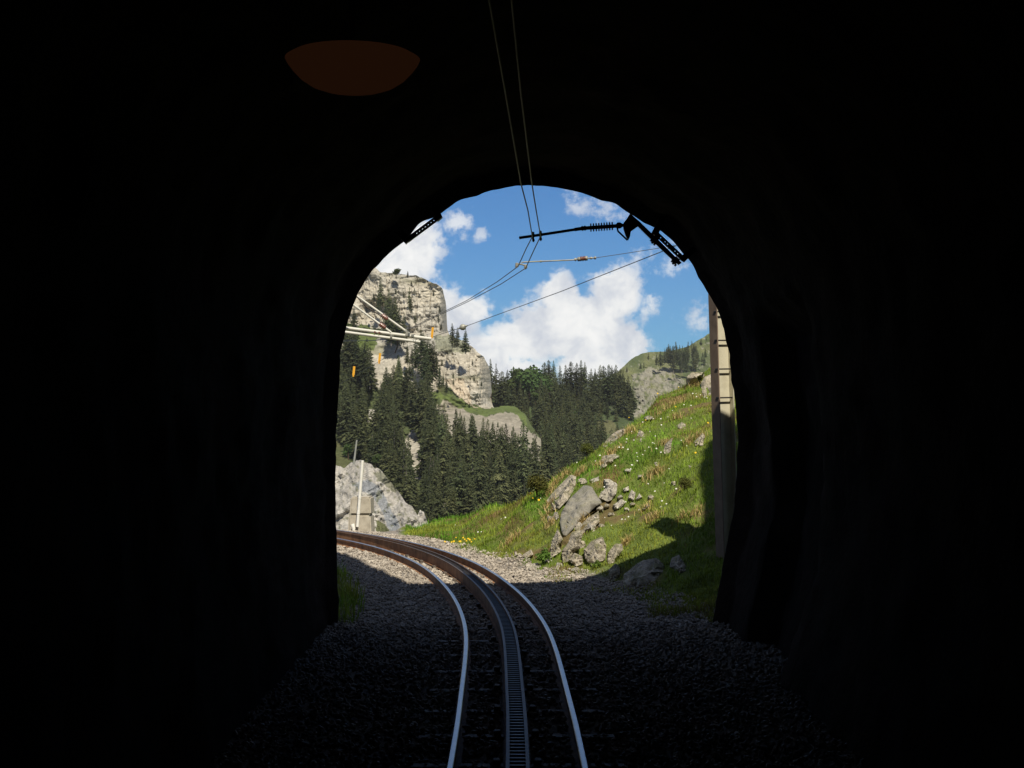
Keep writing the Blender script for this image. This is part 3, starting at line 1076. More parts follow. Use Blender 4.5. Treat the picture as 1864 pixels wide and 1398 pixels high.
# thin mast far left, white pole and concrete block
b = MB()
b.tube([P(644, 845, 66), P(649.5, 801, 66)], [0.05, 0.035], 8)
b.build('line_post', M['galv'], None, True, label='thin grey post standing in the trees above the grey outcrop', cat='post')
QY = 30.4
blk = thing('concrete_block', 'weathered two-course concrete block beside the far end of the track', 'concrete block')
b = MB()
for (y0, y1, x0, x1, x2, x3) in ((937.5, 974, 634, 674, 633, 676), (904.5, 936.8, 638, 674, 636, 675)):
    a = [P(x0, y0, QY), P(x1, y0, QY), P(x3, y1, QY), P(x2, y1, QY)]
    bmx = bmesh.new()
    vs = [bmx.verts.new(p) for p in a] + [bmx.verts.new(p + Vector((0.03, 0.5, 0))) for p in a]
    for q in ((0, 1, 2, 3), (7, 6, 5, 4), (0, 4, 5, 1), (1, 5, 6, 2), (2, 6, 7, 3), (3, 7, 4, 0)):
        bmx.faces.new([vs[i] for i in q])
    bmesh.ops.bevel(bmx, geom=bmx.edges[:], offset=0.03, segments=2, affect='EDGES')
    bmx.verts.index_update()
    bb = MB()
    bb.add([v_.co for v_ in bmx.verts], [[v_.index for v_ in f.verts] for f in bmx.faces])
    bmx.free()
    bb.build('course', M['concrete'], blk)
b = MB()
b.tube([P(650.5, 959, QY - 0.12), P(660, 838, QY - 0.12)], 0.030, 12)
b.tube([P(652.3, 936, QY - 0.12), P(653, 930, QY - 0.12)], 0.034, 12)
b.tube([P(654.6, 908, QY - 0.12), P(655, 903, QY - 0.12)], 0.034, 12)
b.build('white_pole', M['white'], None, True, label='leaning white pole fixed against the concrete block', cat='pole')
b = MB()
b.tube([P(641, 955, QY - 0.1), P(644, 962, QY - 0.12), P(643, 973, QY - 0.12)], [0.05, 0.035, 0.02], 8)
b.build('mortar_drip', M['white'], blk, True)


# ------------------------------------------------------------------ mountains: each a relief surface with its own distances
def interp_pts(pts):
    xs = np.array([p[0] for p in pts], float)
    ys = np.array([p[1] for p in pts], float)
    return lambda x: np.interp(x, xs, ys)


def relief(name, x0, x1, dx, top, ybot, nrow, depth, paint, mat, jag=1.5, seed=0, wide_=(0, 0)):
    xs = np.concatenate([np.arange(wide_[0], x0, 8.0), np.arange(x0, x1, dx), np.arange(x1, wide_[1] + 0.1, 8.0)])
    tp = interp_pts(top)(xs)
    tp = tp + jag * fbm(np.stack([xs * 0.16, xs * 0, xs * 0], -1), 4, seed + 3)
    t = np.linspace(0, 1, nrow)[:, None]
    yy = np.maximum(tp[None], tp.min() + (ybot - tp.min()) * t + 0 * tp[None])
    xx = np.broadcast_to(xs[None], yy.shape)
    D = depth(xx, yy)
    V0 = Pn(xx, yy, D)
    c = paint(xx, yy, V0)
    # the back of the mountain falls away behind the crest
    bx, by, bd = [], [], []
    for (dd, dy) in ((400, 120), (120, 30), (30, 4)):
        bx.append(xs)
        by.append(tp + dy)
        bd.append(D[0] + dd)
    Vb = Pn(np.array(bx), np.array(by), np.array(bd))
    V_ = np.concatenate([Vb, V0], 0)
    C_ = np.concatenate([np.repeat(c[:1], 3, 0), c], 0)
    m_, n_ = V_.shape[:2]
    id_ = np.arange(m_ * n_).reshape(m_, n_)
    Q_ = np.stack([id_[:-1, :-1], id_[1:, :-1], id_[1:, 1:], id_[:-1, 1:]], -1).reshape(-1, 4)
    return link(name, mesh_data(name, V_.reshape(-1, 3), Q_, mat, False, C_.reshape(-1, 3)), kind='structure')


def soft(x, y, poly, amp=7, seed=1, sc=0.06):
    """mask of an outline with a ragged edge"""
    q = np.stack([x * sc, y * sc, x * 0], -1)
    return inpoly(x + amp * fbm(q, 4, seed), y + amp * fbm(q + 31, 4, seed + 5), poly).astype(float)[..., None]


C_ROCK = np.array([0.44, 0.395, 0.31])
C_ROCKG = np.array([0.375, 0.35, 0.295])
C_WARM = np.array([0.47, 0.385, 0.275])
C_FLOOR = np.array([0.075, 0.092, 0.038])
C_GRASS = np.array([0.105, 0.135, 0.042])
C_DRY = np.array([0.155, 0.15, 0.07])
C_SCREE = np.array([0.335, 0.295, 0.24])

T1 = [(-300, 560), (-100, 500), (150, 440), (330, 450), (520, 400), (600, 450), (650, 478), (683, 487), (690, 494), (705, 497), (745, 500), (757, 502), (770, 507), (780, 512), (792, 517), (800, 519), (806, 527), (808.5, 540), (812, 553), (813, 572),
      (814, 600), (818, 610), (840, 619), (862, 633), (880, 650), (889, 665), (893, 682), (894.5, 700), (896, 735), (899, 742), (925, 738), (940, 742), (955, 752), (965, 770), (985, 800)]
d1 = interp_pts([(480, 700), (520, 696), (606, 688), (620, 672), (700, 650), (742, 640), (760, 610), (800, 575), (900, 500), (990, 430)])
CLIFF = [(-300, 500), (150, 400), (500, 380), (683, 480), (812, 515), (822, 612), (800, 640), (750, 640), (720, 620), (690, 600), (640, 590), (600, 600), (500, 640), (100, 600), (-300, 640)]
BUTT = [(765, 600), (812, 600), (835, 614), (870, 630), (905, 660), (905, 745), (880, 742), (850, 735), (820, 712), (790, 700), (785, 650)]
ROCKS1 = [CLIFF, BUTT, [(668, 640), (700, 615), (725, 640), (715, 690), (735, 725), (700, 735), (685, 700), (660, 680)], [(738, 800), (752, 775), (775, 830), (775, 875), (745, 870)],
          [(715, 600), (790, 610), (798, 712), (745, 715)], [(615, 560), (640, 590), (640, 640), (615, 640)], [(800, 900), (815, 900), (818, 935), (803, 930)], [(665, 745), (690, 745), (690, 775), (668, 770)],
          [(880, 905), (890, 905), (890, 935), (878, 935)], [(640, 690), (655, 690), (655, 735), (642, 735)]]
SCREE = [(795, 735), (810, 728), (835, 738), (855, 750), (890, 756), (905, 750), (925, 748), (945, 758), (958, 775), (985, 800), (985, 840), (940, 830), (900, 815), (830, 800), (800, 775)]
GRASS1 = [(782, 712), (805, 716), (840, 728), (862, 742), (880, 745), (905, 738), (925, 735), (945, 742), (960, 760), (960, 778), (945, 758), (925, 748), (905, 751), (890, 757), (855, 750), (835, 740), (808, 728), (785, 728)]
GRASS2 = [(625, 588), (672, 592), (690, 605), (680, 640), (640, 625), (620, 618)]
GRASS3 = [(790, 612), (830, 610), (860, 640), (820, 645), (795, 640)]


def paint1(x, y, V0):
    q = V0 * 0.035
    c = np.broadcast_to(C_FLOOR, x.shape + (3,)).copy()
    dd = np.clip((fbm(q * 0.8, 4, 5) - 0.15) * 4, 0, 1)[..., None]
    c = c * (1 - dd) + C_DRY * 0.6 * dd
    for i, pl in enumerate(ROCKS1):
        m_ = soft(x, y, pl, 9, 20 + i)
        gq = np.clip(fbm(q * np.array([1, 1, 2.5]), 5, 60) * 1.6 + 0.5, 0, 1)[..., None]
        rk = C_ROCK * gq + C_ROCKG * (1 - gq)
        led = np.clip((fbm(V0 * np.array([0.03, 0.03, 0.11]), 5, 71) - 0.18) * 5, 0, 1)[..., None] * 0.6
        rk = rk * (1 - led) + np.array([0.15, 0.15, 0.075]) * led
        c = c * (1 - m_) + rk * m_
    w = soft(x, y, [(800, 690), (835, 690), (840, 715), (850, 738), (835, 730), (815, 700)], 6, 55)
    w = np.maximum(w, soft(x, y, [(828, 690), (845, 690), (860, 735), (880, 742), (845, 736)], 6, 58)) * 0.75
    c = c * (1 - w) + C_WARM * w
    for i, pl in enumerate((SCREE,)):
        m_ = soft(x, y, pl, 8, 40 + i, 0.12) * (0.8 + 0.2 * np.clip(fbm(V0 * 0.12, 4, 49) * 2, -1, 1))[..., None]
        c = c * (1 - m_) + C_SCREE * m_
    for i, pl in enumerate((GRASS1, GRASS2, GRASS3)):
        m_ = soft(x, y, pl, 7, 45 + i, 0.12) * (0.95 if i != 2 else 0.45)
        c = c * (1 - m_) + C_GRASS * m_
    return c


def depth1(x, y):
    D = d1(y)
    q = np.stack([x * 0.02, y * 0.03, x * 0], -1)
    rock = np.maximum(soft(x, y, CLIFF, 5, 20), soft(x, y, BUTT, 5, 21))[..., 0]
    D = D + 9 * fbm(q, 4, 101)
    # beds and joints of the cliff
    bed_ = fbm(np.stack([x * 0.012, y * 0.16 + x * 0.012, x * 0], -1), 4, 103)
    jnt = np.abs(fbm(np.stack([x * 0.10, y * 0.03, x * 0], -1), 4, 105))
    blk_ = fbm(np.stack([x * 0.06, y * 0.09, x * 0], -1), 3, 107)
    D = D + rock * (1.3 * bed_ + 2.6 * np.maximum(0.12 - jnt, 0) * 4 + 0.35 * np.round(blk_ * 4) / 4 + 0.9 * blk_ + 0.8 * fbm(np.stack([x * 0.25, y * 0.25, x * 0], -1), 4, 109))
    # the buttress is nearer than the wall above, both turn away at their right edges
    D = D - 7 * np.clip((y - 606) / 14, 0, 1) * np.clip((x - 770) / 25, 0, 1) * np.clip((752 - y) / 40, 0, 1)
    D = D + 30 * np.clip((x - 800) / 13, 0, 1) ** 2 * np.clip((612 - y) / 8, 0, 1) + 34 * np.clip((x - 868) / 27, 0, 1) ** 2 * np.clip((745 - y) / 20, 0, 1)
    return D


relief('mountain', 520, 985, 1.25, T1, 990, 430, depth1, paint1, M['mountain'], 2.8, 1, (-300, 985))

T2 = [(840, 740), (870, 715), (895, 700), (930, 695), (960, 692), (1000, 700), (1040, 705), (1080, 712), (1110, 714), (1135, 720), (1148, 740), (1156, 765), (1170, 790), (1200, 815), (1300, 850), (1400, 840), (1600, 800)]
d2 = interp_pts([(680, 940), (720, 920), (800, 800), (900, 640), (960, 560)])
C_RIDGE = np.array([0.06, 0.08, 0.034])


def paint2(x, y, V0):
    c = np.broadcast_to(C_RIDGE, x.shape + (3,)).copy()
    m_ = soft(x, y, [(1085, 765), (1115, 768), (1135, 800), (1110, 800), (1090, 785)], 6, 81) * 0.8
    c = c * (1 - m_) + np.array([0.13, 0.125, 0.06]) * m_
    m_ = soft(x, y, [(1050, 790), (1140, 790), (1130, 830), (1060, 835)], 6, 85) * 0.6
    c = c * (1 - m_) + np.array([0.075, 0.10, 0.04]) * m_
    return c


relief('wooded_ridge', 840, 1200, 2.0, T2, 980, 140, lambda x, y: d2(y) + 10 * fbm(np.stack([x * .03, y * .03, x * 0], -1), 4, 201), paint2, M['mountain'], 2.0, 2, (840, 1600))

T3 = [(1060, 720), (1100, 690), (1128, 674), (1150, 653), (1165, 645), (1180, 641), (1215, 640), (1250, 632), (1290, 608), (1340, 580), (1420, 540), (1600, 500), (1900, 470), (2500, 540)]
d3 = interp_pts([(520, 1650), (640, 1560), (700, 1440), (760, 1330), (900, 1150)])
HILL_ROCK = [(1152, 680), (1180, 672), (1215, 668), (1245, 690), (1260, 715), (1230, 730), (1200, 745), (1180, 765), (1150, 760), (1145, 720)]


def paint3(x, y, V0):
    q = np.stack([x * 0.05, y * 0.05, x * 0], -1)
    k_ = np.clip(fbm(q, 5, 301) * 1.3 + 0.5, 0, 1)[..., None]
    c = np.array([0.075, 0.095, 0.038]) * k_ + np.array([0.135, 0.14, 0.06]) * (1 - k_)
    m_ = soft(x, y, HILL_ROCK, 9, 83) * np.clip(fbm(q * 4, 4, 88) * 2 + 0.8, 0, 1)[..., None]
    m_ = m_ * 0.75
    c = c * (1 - m_) + np.array([0.29, 0.265, 0.215]) * m_
    m_ = soft(x, y, [(1205, 640), (1300, 640), (1300, 690), (1255, 695), (1230, 670)], 9, 91) * 0.55
    c = c * (1 - m_) + np.array([0.06, 0.08, 0.035]) * m_
    m_ = np.clip((fbm(q * 6, 3, 96) - 0.42) * 8, 0, 1)[..., None] * 0.7
    c = c * (1 - m_) + np.array([0.3, 0.28, 0.23]) * m_
    return c


relief('far_hill', 1060, 1420, 1.5, T3, 900, 215, lambda x, y: d3(y) + 26 * fbm(np.stack([x * .02, y * .02, x * 0], -1), 5, 205)
       + soft(x, y, HILL_ROCK, 9, 83)[..., 0] * 8 * fbm(np.stack([x * .2, y * .2, x * 0], -1), 3, 207), paint3, M['mountain'], 1.2, 3, (1060, 2500))

# grey outcrop behind the concrete block
OUT = [(100, 900), (300, 850), (430, 815), (560, 830), (610, 848), (628, 852), (640, 842), (655, 838), (668, 840), (680, 848), (700, 862), (715, 880), (728, 898), (738, 915), (750, 922), (760, 940), (765, 930), (772, 935), (780, 955), (800, 975)]


def paint4(x, y, V0):
    k_ = np.clip(fbm(np.stack([x * 0.06, y * 0.06, x * 0], -1), 5, 401) * 1.5 + 0.5, 0, 1)[..., None]
    c = np.array([0.34, 0.315, 0.275]) * k_ + np.array([0.46, 0.43, 0.375]) * (1 - k_)
    m_ = soft(x, y, [(640, 882), (668, 872), (690, 885), (705, 912), (722, 945), (738, 985), (718, 985), (700, 945), (688, 915), (668, 898)], 4, 403) * 0.8
    c = c * (1 - m_) + np.array([0.22, 0.235, 0.25]) * m_
    m_ = soft(x, y, [(676, 862), (700, 855), (730, 890), (720, 900), (695, 880)], 8, 405) * 0.7
    m_ = np.maximum(m_, soft(x, y, [(684, 945), (700, 955), (715, 975), (700, 980), (686, 965)], 5, 406))
    m_ = np.maximum(m_, np.clip((fbm(np.stack([x * 0.16, y * 0.16, x * 0], -1), 4, 409) - 0.25) * 6, 0, 1)[..., None] * 0.7)
    c = c * (1 - m_) + np.array([0.10, 0.105, 0.05]) * m_
    return c


M['outcrop'] = tinted('outcrop_cover', 0.8, 0.25, bump=0.7, bscale=4, dist=0.15, fine=5, cracks=5.0)
relief('rock_outcrop', 560, 800, 1.6, OUT, 1000, 90, lambda x, y: 92 - (y - 840) * 0.055 - (x - 650) * 0.02 + 1.6 * fbm(np.stack([x * .03 + y * .02, y * .03, x * 0], -1), 4, 411) + 0.22 * fbm(np.stack([x * .2, y * .12, x * 0], -1), 3, 415),
       paint4, M['outcrop'], 5.0, 4, (100, 800))

# ------------------------------------------------------------------ trees
def spruce_meshes(seed, slim, bare, pw=0.8, gap=0.1, mat=None):
    r = random.Random(seed)
    cv, cf = [], []
    L = 44
    z0 = bare
    for i in range(L):
        t = i / (L - 1)
        zl = z0 + (1 - z0) * t ** 0.92
        rad = slim * ((1 - t) ** pw) * r.uniform(0.72, 1.15) + 0.008
        if t < 0.12:
            rad *= 0.55 + 3.5 * t
        nb = r.randint(5, 8) if t < 0.8 else 5
        a0 = r.uniform(0, 6.28)
        for k in range(nb):
            if r.random() < gap:
                continue
            a = a0 + 2 * math.pi * k / nb + r.uniform(-0.3, 0.3)
            l = rad * r.uniform(0.5, 1.25)
            z = min(0.995, zl + r.uniform(-0.02, 0.02) * (1 - 0.7 * t))
            dr = l * r.uniform(0.25, 0.6)
            ca, sa = math.cos(a), math.sin(a)
            w = l * r.uniform(0.30, 0.5)
            sx_, sy_ = -sa, ca
            z1 = z + 0.012
            lift = l * r.uniform(0.05, 0.2)

            def sp(u_):
                return (ca * l * u_, sa * l * u_, z1 - dr * u_ ** 1.4 + lift * u_ ** 3)
            for u_ in (0.22, 0.42, 0.6, 0.78, 0.92):
                p0, p1 = sp(max(0, u_ - 0.24)), sp(min(1.05, u_ + 0.10))
                for sg in (-1, 1):
                    if r.random() < 0.12:
                        continue
                    ww = w * (1.12 - u_) * r.uniform(0.6, 1.2) * sg
                    q = sp(min(1.1, u_ + r.uniform(0.05, 0.2)))
                    b0 = len(cv)
                    cv += [p0, p1, (q[0] + sx_ * ww, q[1] + sy_ * ww, q[2] - abs(ww) * r.uniform(0.2, 0.7))]
                    cf.append((b0, b0 + 1, b0 + 2) if sg > 0 else (b0 + 1, b0, b0 + 2))
            m1, tip = sp(0.5), sp(1.0)
            b0 = len(cv)
            cv += [m1, tip, (tip[0] * 0.75, tip[1] * 0.75, tip[2] - r.uniform(0.01, 0.035))]
            cf.append((b0, b0 + 1, b0 + 2))
    b0 = len(cv)
    for k in range(5):
        a = k * 1.2566
        cv.append((0.012 * math.cos(a), 0.012 * math.sin(a), 0.93))
    cv.append((0, 0, 1.02))
    cf += [(b0 + k, b0 + (k + 1) % 5, b0 + 5) for k in range(5)]
    b_ = MB()
    b_.tube([(0, 0, -0.06), (0.002, 0, 0.3), (0, 0.002, 0.7), (0, 0, 0.96)], [0.016, 0.012, 0.007, 0.002], 7)
    return mesh_data('crown', cv, cf, mat or M['spruce']), mesh_data('trunk', b_.v, b_.f, M['bark'], True)


def leafy_meshes(seed, mat, n=900, sq=(0.42, 0.42, 0.36), size=0.05):
    r = np.random.default_rng(seed)
    lob = r.normal(0, 1, (9, 3))
    lob /= np.linalg.norm(lob, axis=1)[:, None]
    lob = lob * r.uniform(0.4, 0.85, (9, 1)) * np.array(sq) * 0.8 + np.array([0, 0, 0.58])
    which = r.integers(0, 9, n)
    d_ = r.normal(0, 1, (n, 3))
    d_ /= np.linalg.norm(d_, axis=1)[:, None]
    c_ = lob[which] + d_ * r.uniform(0.6, 1.0, (n, 1)) * np.array(sq) * 0.46
    a = r.normal(0, 1, (n, 3))
    a /= np.linalg.norm(a, axis=1)[:, None]
    b_ = np.cross(a, d_ + 0.3 * r.normal(0, 1, (n, 3)))
    b_ /= np.linalg.norm(b_, axis=1)[:, None]
    s_ = r.uniform(0.6, 1.3, (n, 1)) * size
    v_ = np.stack([c_ - a * s_, c_ + b_ * s_ * 0.6, c_ + a * s_, c_ - b_ * s_ * 0.6], 1).reshape(-1, 3)
    f_ = (np.arange(n)[:, None] * 4 + np.arange(4)[None])
    t = MB()
    t.tube([(0, 0, -0.05), (0.01, 0, 0.3), (0, 0.01, 0.62)], [0.03, 0.024, 0.008], 7)
    for k in range(5):
        t.tube([(0, 0, 0.2 + 0.05 * k), tuple(lob[k] * 0.5 + np.array([0, 0, 0.18])), tuple(lob[k])], [0.014, 0.01, 0.003], 6)
    return mesh_data('crown', v_, f_, mat), mesh_data('trunk', t.v, t.f, M['twig'], True)


KINDS_ = [spruce_meshes(11, 0.19, 0.06), spruce_meshes(12, 0.155, 0.12, 0.65, 0.2), spruce_meshes(13, 0.235, 0.05, 0.95), spruce_meshes(14, 0.125, 0.08, 0.6, 0.15), spruce_meshes(15, 0.165, 0.26, 0.75, 0.3),
          spruce_meshes(16, 0.205, 0.03, 0.7), spruce_meshes(17, 0.25, 0.08, 1.15, 0.25), spruce_meshes(18, 0.15, 0.18, 0.9, 0.35), spruce_meshes(19, 0.20, 0.04, 0.55, 0.12), spruce_meshes(20, 0.105, 0.15, 0.5, 0.45)]
NK = len(KINDS_)
LEAFY = [leafy_meshes(31, M['broadleaf']), leafy_meshes(32, M['broadleaf']), leafy_meshes(33, M['broadleaf'])]


def tree(px, py, D, hpx, label, group, kind=None, leafy=False, wide=1.0, cat='tree', name=None):
    """py is the row of the foot, hpx the height in photo pixels"""
    cr, tr = (LEAFY if leafy else KINDS_)[(kind if kind is not None else random.randrange(99)) % (3 if leafy else NK)]
    h = hpx * D / F
    o = thing(name or ('broadleaf_tree' if leafy else 'spruce_tree'), label, cat, group, P(px, py, D))
    o.scale = (h * wide, h * wide, h)
    o.rotation_euler = (random.uniform(-0.02, 0.02), random.uniform(-0.03, 0.03), random.uniform(0, 6.28))
    link('trunk', tr, o)
    link('crown', cr, o)
    return o


ORD = ['first', 'second', 'third', 'fourth', 'fifth', 'sixth', 'seventh', 'eighth', 'ninth', 'tenth', 'eleventh', 'twelfth', 'thirteenth', 'fourteenth', 'fifteenth', 'sixteenth', 'seventeenth',
       'eighteenth', 'nineteenth', 'twentieth', 'twenty-first', 'twenty-second', 'twenty-third', 'twenty-fourth', 'twenty-fifth', 'twenty-sixth', 'twenty-seventh', 'twenty-eighth', 'twenty-ninth', 'thirtieth'] + [a + '-' + b_ for a in ('thirty', 'forty') for b_ in ('first', 'second', 'third', 'fourth', 'fifth', 'sixth', 'seventh', 'eighth', 'ninth')]
# skyline of the wooded ridge (tip column, tip row)
SKY = [(893, 655), (903, 664), (914, 672), (924, 670), (991, 662), (999, 657), (1008, 654), (1019, 664), (1030, 667), (1040, 657), (1049, 663), (1058, 654), (1064, 660), (1075, 672), (1084, 668), (1092, 663), (1099, 668), (1107, 660), (1114, 668),
       (1121, 663), (1128, 668), (1135, 672), (1142, 684), (1147, 700)]
for i, (x, y) in enumerate(SKY):
    h = random.uniform(44, 74)
    y = y + random.uniform(-3, 4)
    tree(x, y + h, float(d2(y + h)) - 8, h, f'{ORD[i]} spruce from the left along the skyline of the wooded ridge', 'spruces along the ridge skyline', random.choice((0, 2, 5, 6, 8)), wide=random.uniform(1.0, 1.4))
for i, (x, y, h) in enumerate(((940, 668, 36), (952, 664, 38), (964, 663, 40), (977, 666, 38), (985, 672, 30))):
    tree(x, y + h * 1.7, float(d2(y + h * 1.7)) - 14, h * 1.75, f'{ORD[i]} rounded broadleaf crown from the left in the green dome on the ridge skyline', 'broadleaf trees on the ridge skyline', i, True, 1.0)
# the row in front of the scree
ROW = [(793, 733), (800, 730), (808, 733), (828, 745), (834, 749), (841, 757), (855, 753), (861, 756), (881, 760), (896, 768), (909, 778), (921, 771), (933, 777), (943, 790), (953, 795)]
for i, (x, y) in enumerate(ROW):
    h = random.uniform(95, 118)
    tree(x, y + h, float(d1(y + h)) - 4, h, f'{ORD[i]} spruce from the left in the row with its tip against the grey scree', 'spruces in front of the scree', random.choice((0, 1, 3, 4)), wide=random.uniform(0.75, 1.0))
# on the cliffs: (tip column, tip row, height, width factor, label)
CLF = [(693, 505, 52, 1.0, 'lone dark spruce on the upper ledge at the left of the cliff'), (689, 535, 34, 1.0, 'small spruce just below the lone one on the left cliff ledge'),
       (708, 526, 70, 0.8, 'narrow spruce leaning on the cliff, top left of the dark gully stand'), (716, 540, 75, 0.9, 'tall spruce in the middle of the dark gully stand on the cliff'),
       (725, 560, 68, 0.9, 'spruce on the right flank of the dark gully stand on the cliff'), (735, 570, 55, 0.8, 'slim spruce at the right foot of the gully stand on the cliff'),
       (745, 522, 42, 0.75, 'slim spruce alone in the middle of the pale cliff face'), (748, 540, 28, 0.9, 'short spruce under the slim one in the middle of the cliff face'),
       (742, 493, 12, 1.0, 'tiny spruce on the cliff rim right of the rounded bush'),
       (824, 588, 40, 1.1, 'leftmost spruce in the saddle right of the cliff'), (832, 596, 36, 1.1, 'middle spruce in the saddle right of the cliff'), (847, 598, 44, 1.1, 'right-hand spruce in the saddle against the white cloud'),
       (766, 600, 45, 0.9, 'spruce below the cliff behind the cantilever tube ends'), (757, 612, 60, 0.9, 'spruce left of the pair under the cantilever tube ends'), (785, 625, 55, 0.9, 'spruce at the upper left edge of the lower buttress'),
       (776, 640, 60, 1.0, 'wide spruce beside the left edge of the lower buttress'), (795, 640, 45, 0.8, 'slim spruce touching the left face of the lower buttress'), (800, 668, 38, 0.9, 'small spruce at the left foot of the lower buttress'),
       (813, 690, 24, 1.1, 'short dark spruce on the grass left of the warm rock stain'), (806, 680, 26, 0.9, 'short slim spruce left of the stain on the buttress'), (645, 560, 60, 1.0, 'spruce at the cliff foot beside the left tunnel edge'),
       (703, 548, 62, 0.9, 'short broad spruce at the left flank of the dark gully stand'), (712, 556, 70, 1.0, 'low front spruce of the dark gully stand on the cliff'), (720, 545, 72, 1.0, 'dense spruce right of the tallest in the dark gully stand'),
       (630, 588, 84, 1.1, 'tall spruce directly against the left tunnel edge under the cantilever tubes'), (640, 598, 84, 1.0, 'second tall spruce from the tunnel edge under the cantilever tubes'), (649, 610, 78, 1.0, 'third tall spruce from the tunnel edge under the cantilever tubes'),
       (661, 622, 72, 1.0, 'fourth spruce from the tunnel edge, left of the pale rock'), (673, 630, 74, 0.9, 'fifth spruce from the tunnel edge, touching the pale rock'),
       (741, 626, 36, 0.9, 'small spruce hanging on the pale rock below the tubes'), (750, 632, 30, 1.0, 'smallest spruce on the pale rock below the tubes'),
       (771, 606, 76, 1.0, 'leftmost tall spruce of the clump beside the lower buttress'), (779, 612, 80, 1.1, 'middle tall spruce of the clump beside the lower buttress'), (787, 620, 74, 1.0, 'rightmost tall spruce of the clump beside the lower buttress'),
       (702, 668, 66, 1.0, 'spruce under the pale rock with the marker tag'), (716, 664, 70, 1.0, 'spruce right of the pale rock with the marker tag'), (727, 648, 62, 0.9, 'slim spruce between the two pale rocks below the tubes'), (738, 672, 64, 1.0, 'spruce below the two small ones on the pale rock')]
r5 = random.Random(5)
for _ in range(16):
    x, y = r5.uniform(672, 806), r5.uniform(520, 612)
    h = r5.uniform(9, 17)
    if y > float(interp_pts(T1)(x)) + 6:
        CLF.append((x, y - h, h, 1.3, 'tiny spruce clinging to a ledge of the pale cliff face'))
for _ in range(8):
    x, h = r5.uniform(800, 880), r5.uniform(8, 13)
    CLF.append((x, r5.uniform(665, 715) - h, h, 1.3, 'tiny shrubby spruce on the face of the lower buttress'))
for x, y, h, w, lab in CLF:
    tree(x, y + h, float(d1(y + h)) - (24 if x > 775 and y < 720 else 10), h, lab, 'spruces on the cliffs', random.choice((0, 5, 8, 2)), wide=w)
tree(721, 505, 690, 18, 'rounded dark bush on the rim of the cliff', 'spruces on the cliffs', 1, True, 1.6, 'bush', 'bush')
# trees of the far hill
FARH = [(1141, 668, 10), (1166, 660, 12), (1172, 659, 12), (1217, 626, 34), (1210, 634, 28), (1224, 630, 34), (1231, 622, 40), (1238, 628, 38), (1246, 632, 34), (1252, 622, 36), (1259, 620, 26), (1265, 628, 20), (1276, 615, 14), (1226, 645, 34), (1240, 648, 32), (1250, 650, 28)]
FARH += [(random.uniform(1180, 1290), random.uniform(628, 655), random.uniform(10, 22)) for _ in range(10)] + [(random.uniform(1195, 1268), random.uniform(624, 642), random.uniform(24, 36)) for _ in range(14)]
FARH = [f for f in FARH if f[1] + f[2] > float(interp_pts(T3)(f[0])) + 2]
FARH.sort()
for i, (x, y, h) in enumerate(FARH):
    tree(x, y + h, float(d3(y + h)) - 30, h, f'{ORD[i]} small spruce from the left on the far green hill', 'spruces on the far hill', wide=1.25)

# the woods: stands filled by spacing; the largest are trees of their own
STANDS = [
    ('in the dark stand left of the pale rock, under the cantilever', [(612, 690), (640, 680), (660, 705), (684, 715), (715, 745), (715, 830), (650, 830), (612, 800)], d1, 88, 10, (11, 15)),
    ('in the stand between the pale rock and the lower buttress', [(700, 745), (728, 725), (748, 728), (778, 715), (785, 745), (795, 800), (765, 800), (745, 770), (720, 775)], d1, 84, 10, (11, 15)),
    ('in the dense wood below the grey scree', [(775, 800), (800, 845), (840, 865), (960, 890), (1000, 880), (960, 950), (870, 985), (790, 985), (770, 930)], d1, 112, 9, (11, 15)),
    ('in the dense wood above the grey outcrop', [(640, 830), (715, 820), (735, 860), (770, 900), (775, 985), (740, 960), (712, 900), (680, 875)], d1, 112, 9, (12, 16)),
    ('on the wooded ridge to the right of the scree', [(890, 735), (1150, 735), (1160, 770), (1090, 770), (1060, 800), (1000, 860), (955, 870), (985, 800), (955, 770), (930, 745)], d2, 60, 10, (10, 14)),
    ('on the lower ridge slope behind the grassy bank', [(990, 830), (1060, 790), (1110, 800), (1130, 810), (1060, 880), (980, 930), (950, 930)], d2, 76, 8, (11, 14)),
]
cand = []
for si, (where, poly, dfn, hm, lean_, sp) in enumerate(STANDS):
    pts = []
    xs, ys = [p[0] for p in poly], [p[1] for p in poly]
    for _ in range(4000):
        x, y = random.uniform(min(xs), max(xs)), random.uniform(min(ys), max(ys))
        if not inpoly(np.array([x]), np.array([y]), poly)[0]:
            continue
        if any(abs(x - a) < sp[0] * 0.75 and abs(y - b_) < sp[1] * 0.75 and ((x - a) / sp[0]) ** 2 + ((y - b_) / sp[1]) ** 2 < 0.7 for a, b_ in pts):
            continue
        pts.append((x, y))
    GAPS = [[(742, 800), (752, 778), (768, 815), (774, 870), (752, 868)], [(672, 672), (684, 622), (713, 622), (711, 668), (692, 680), (690, 735), (682, 735)], [(1098, 772), (1118, 774), (1133, 800), (1108, 798)],
            [(805, 898), (814, 898), (816, 932), (804, 932)], [(747, 650), (768, 655), (766, 690), (748, 684)], [(880, 908), (888, 908), (888, 930), (880, 930)], [(645, 692), (653, 692), (653, 732), (645, 732)],
            [(784, 690), (800, 690), (800, 722), (784, 722)], [(726, 700), (738, 700), (738, 720), (726, 720)], [(666, 745), (684, 745), (684, 765), (666, 765)]]
    for x, y in pts:
        D = float(dfn(y))
        h = hm * random.choice((0.5, 0.7, 0.85, 0.95, 1.05, 1.15)) * random.uniform(0.92, 1.08) * float(dfn(np.mean(ys))) / D
        if any(inpoly(np.full(5, x), y - h * np.array([0.03, 0.25, 0.45, 0.65, 0.85]), gp).any() for gp in GAPS):
            continue
        cand.append((si, x, y, D, h))
random.shuffle(cand)
NIND = 140
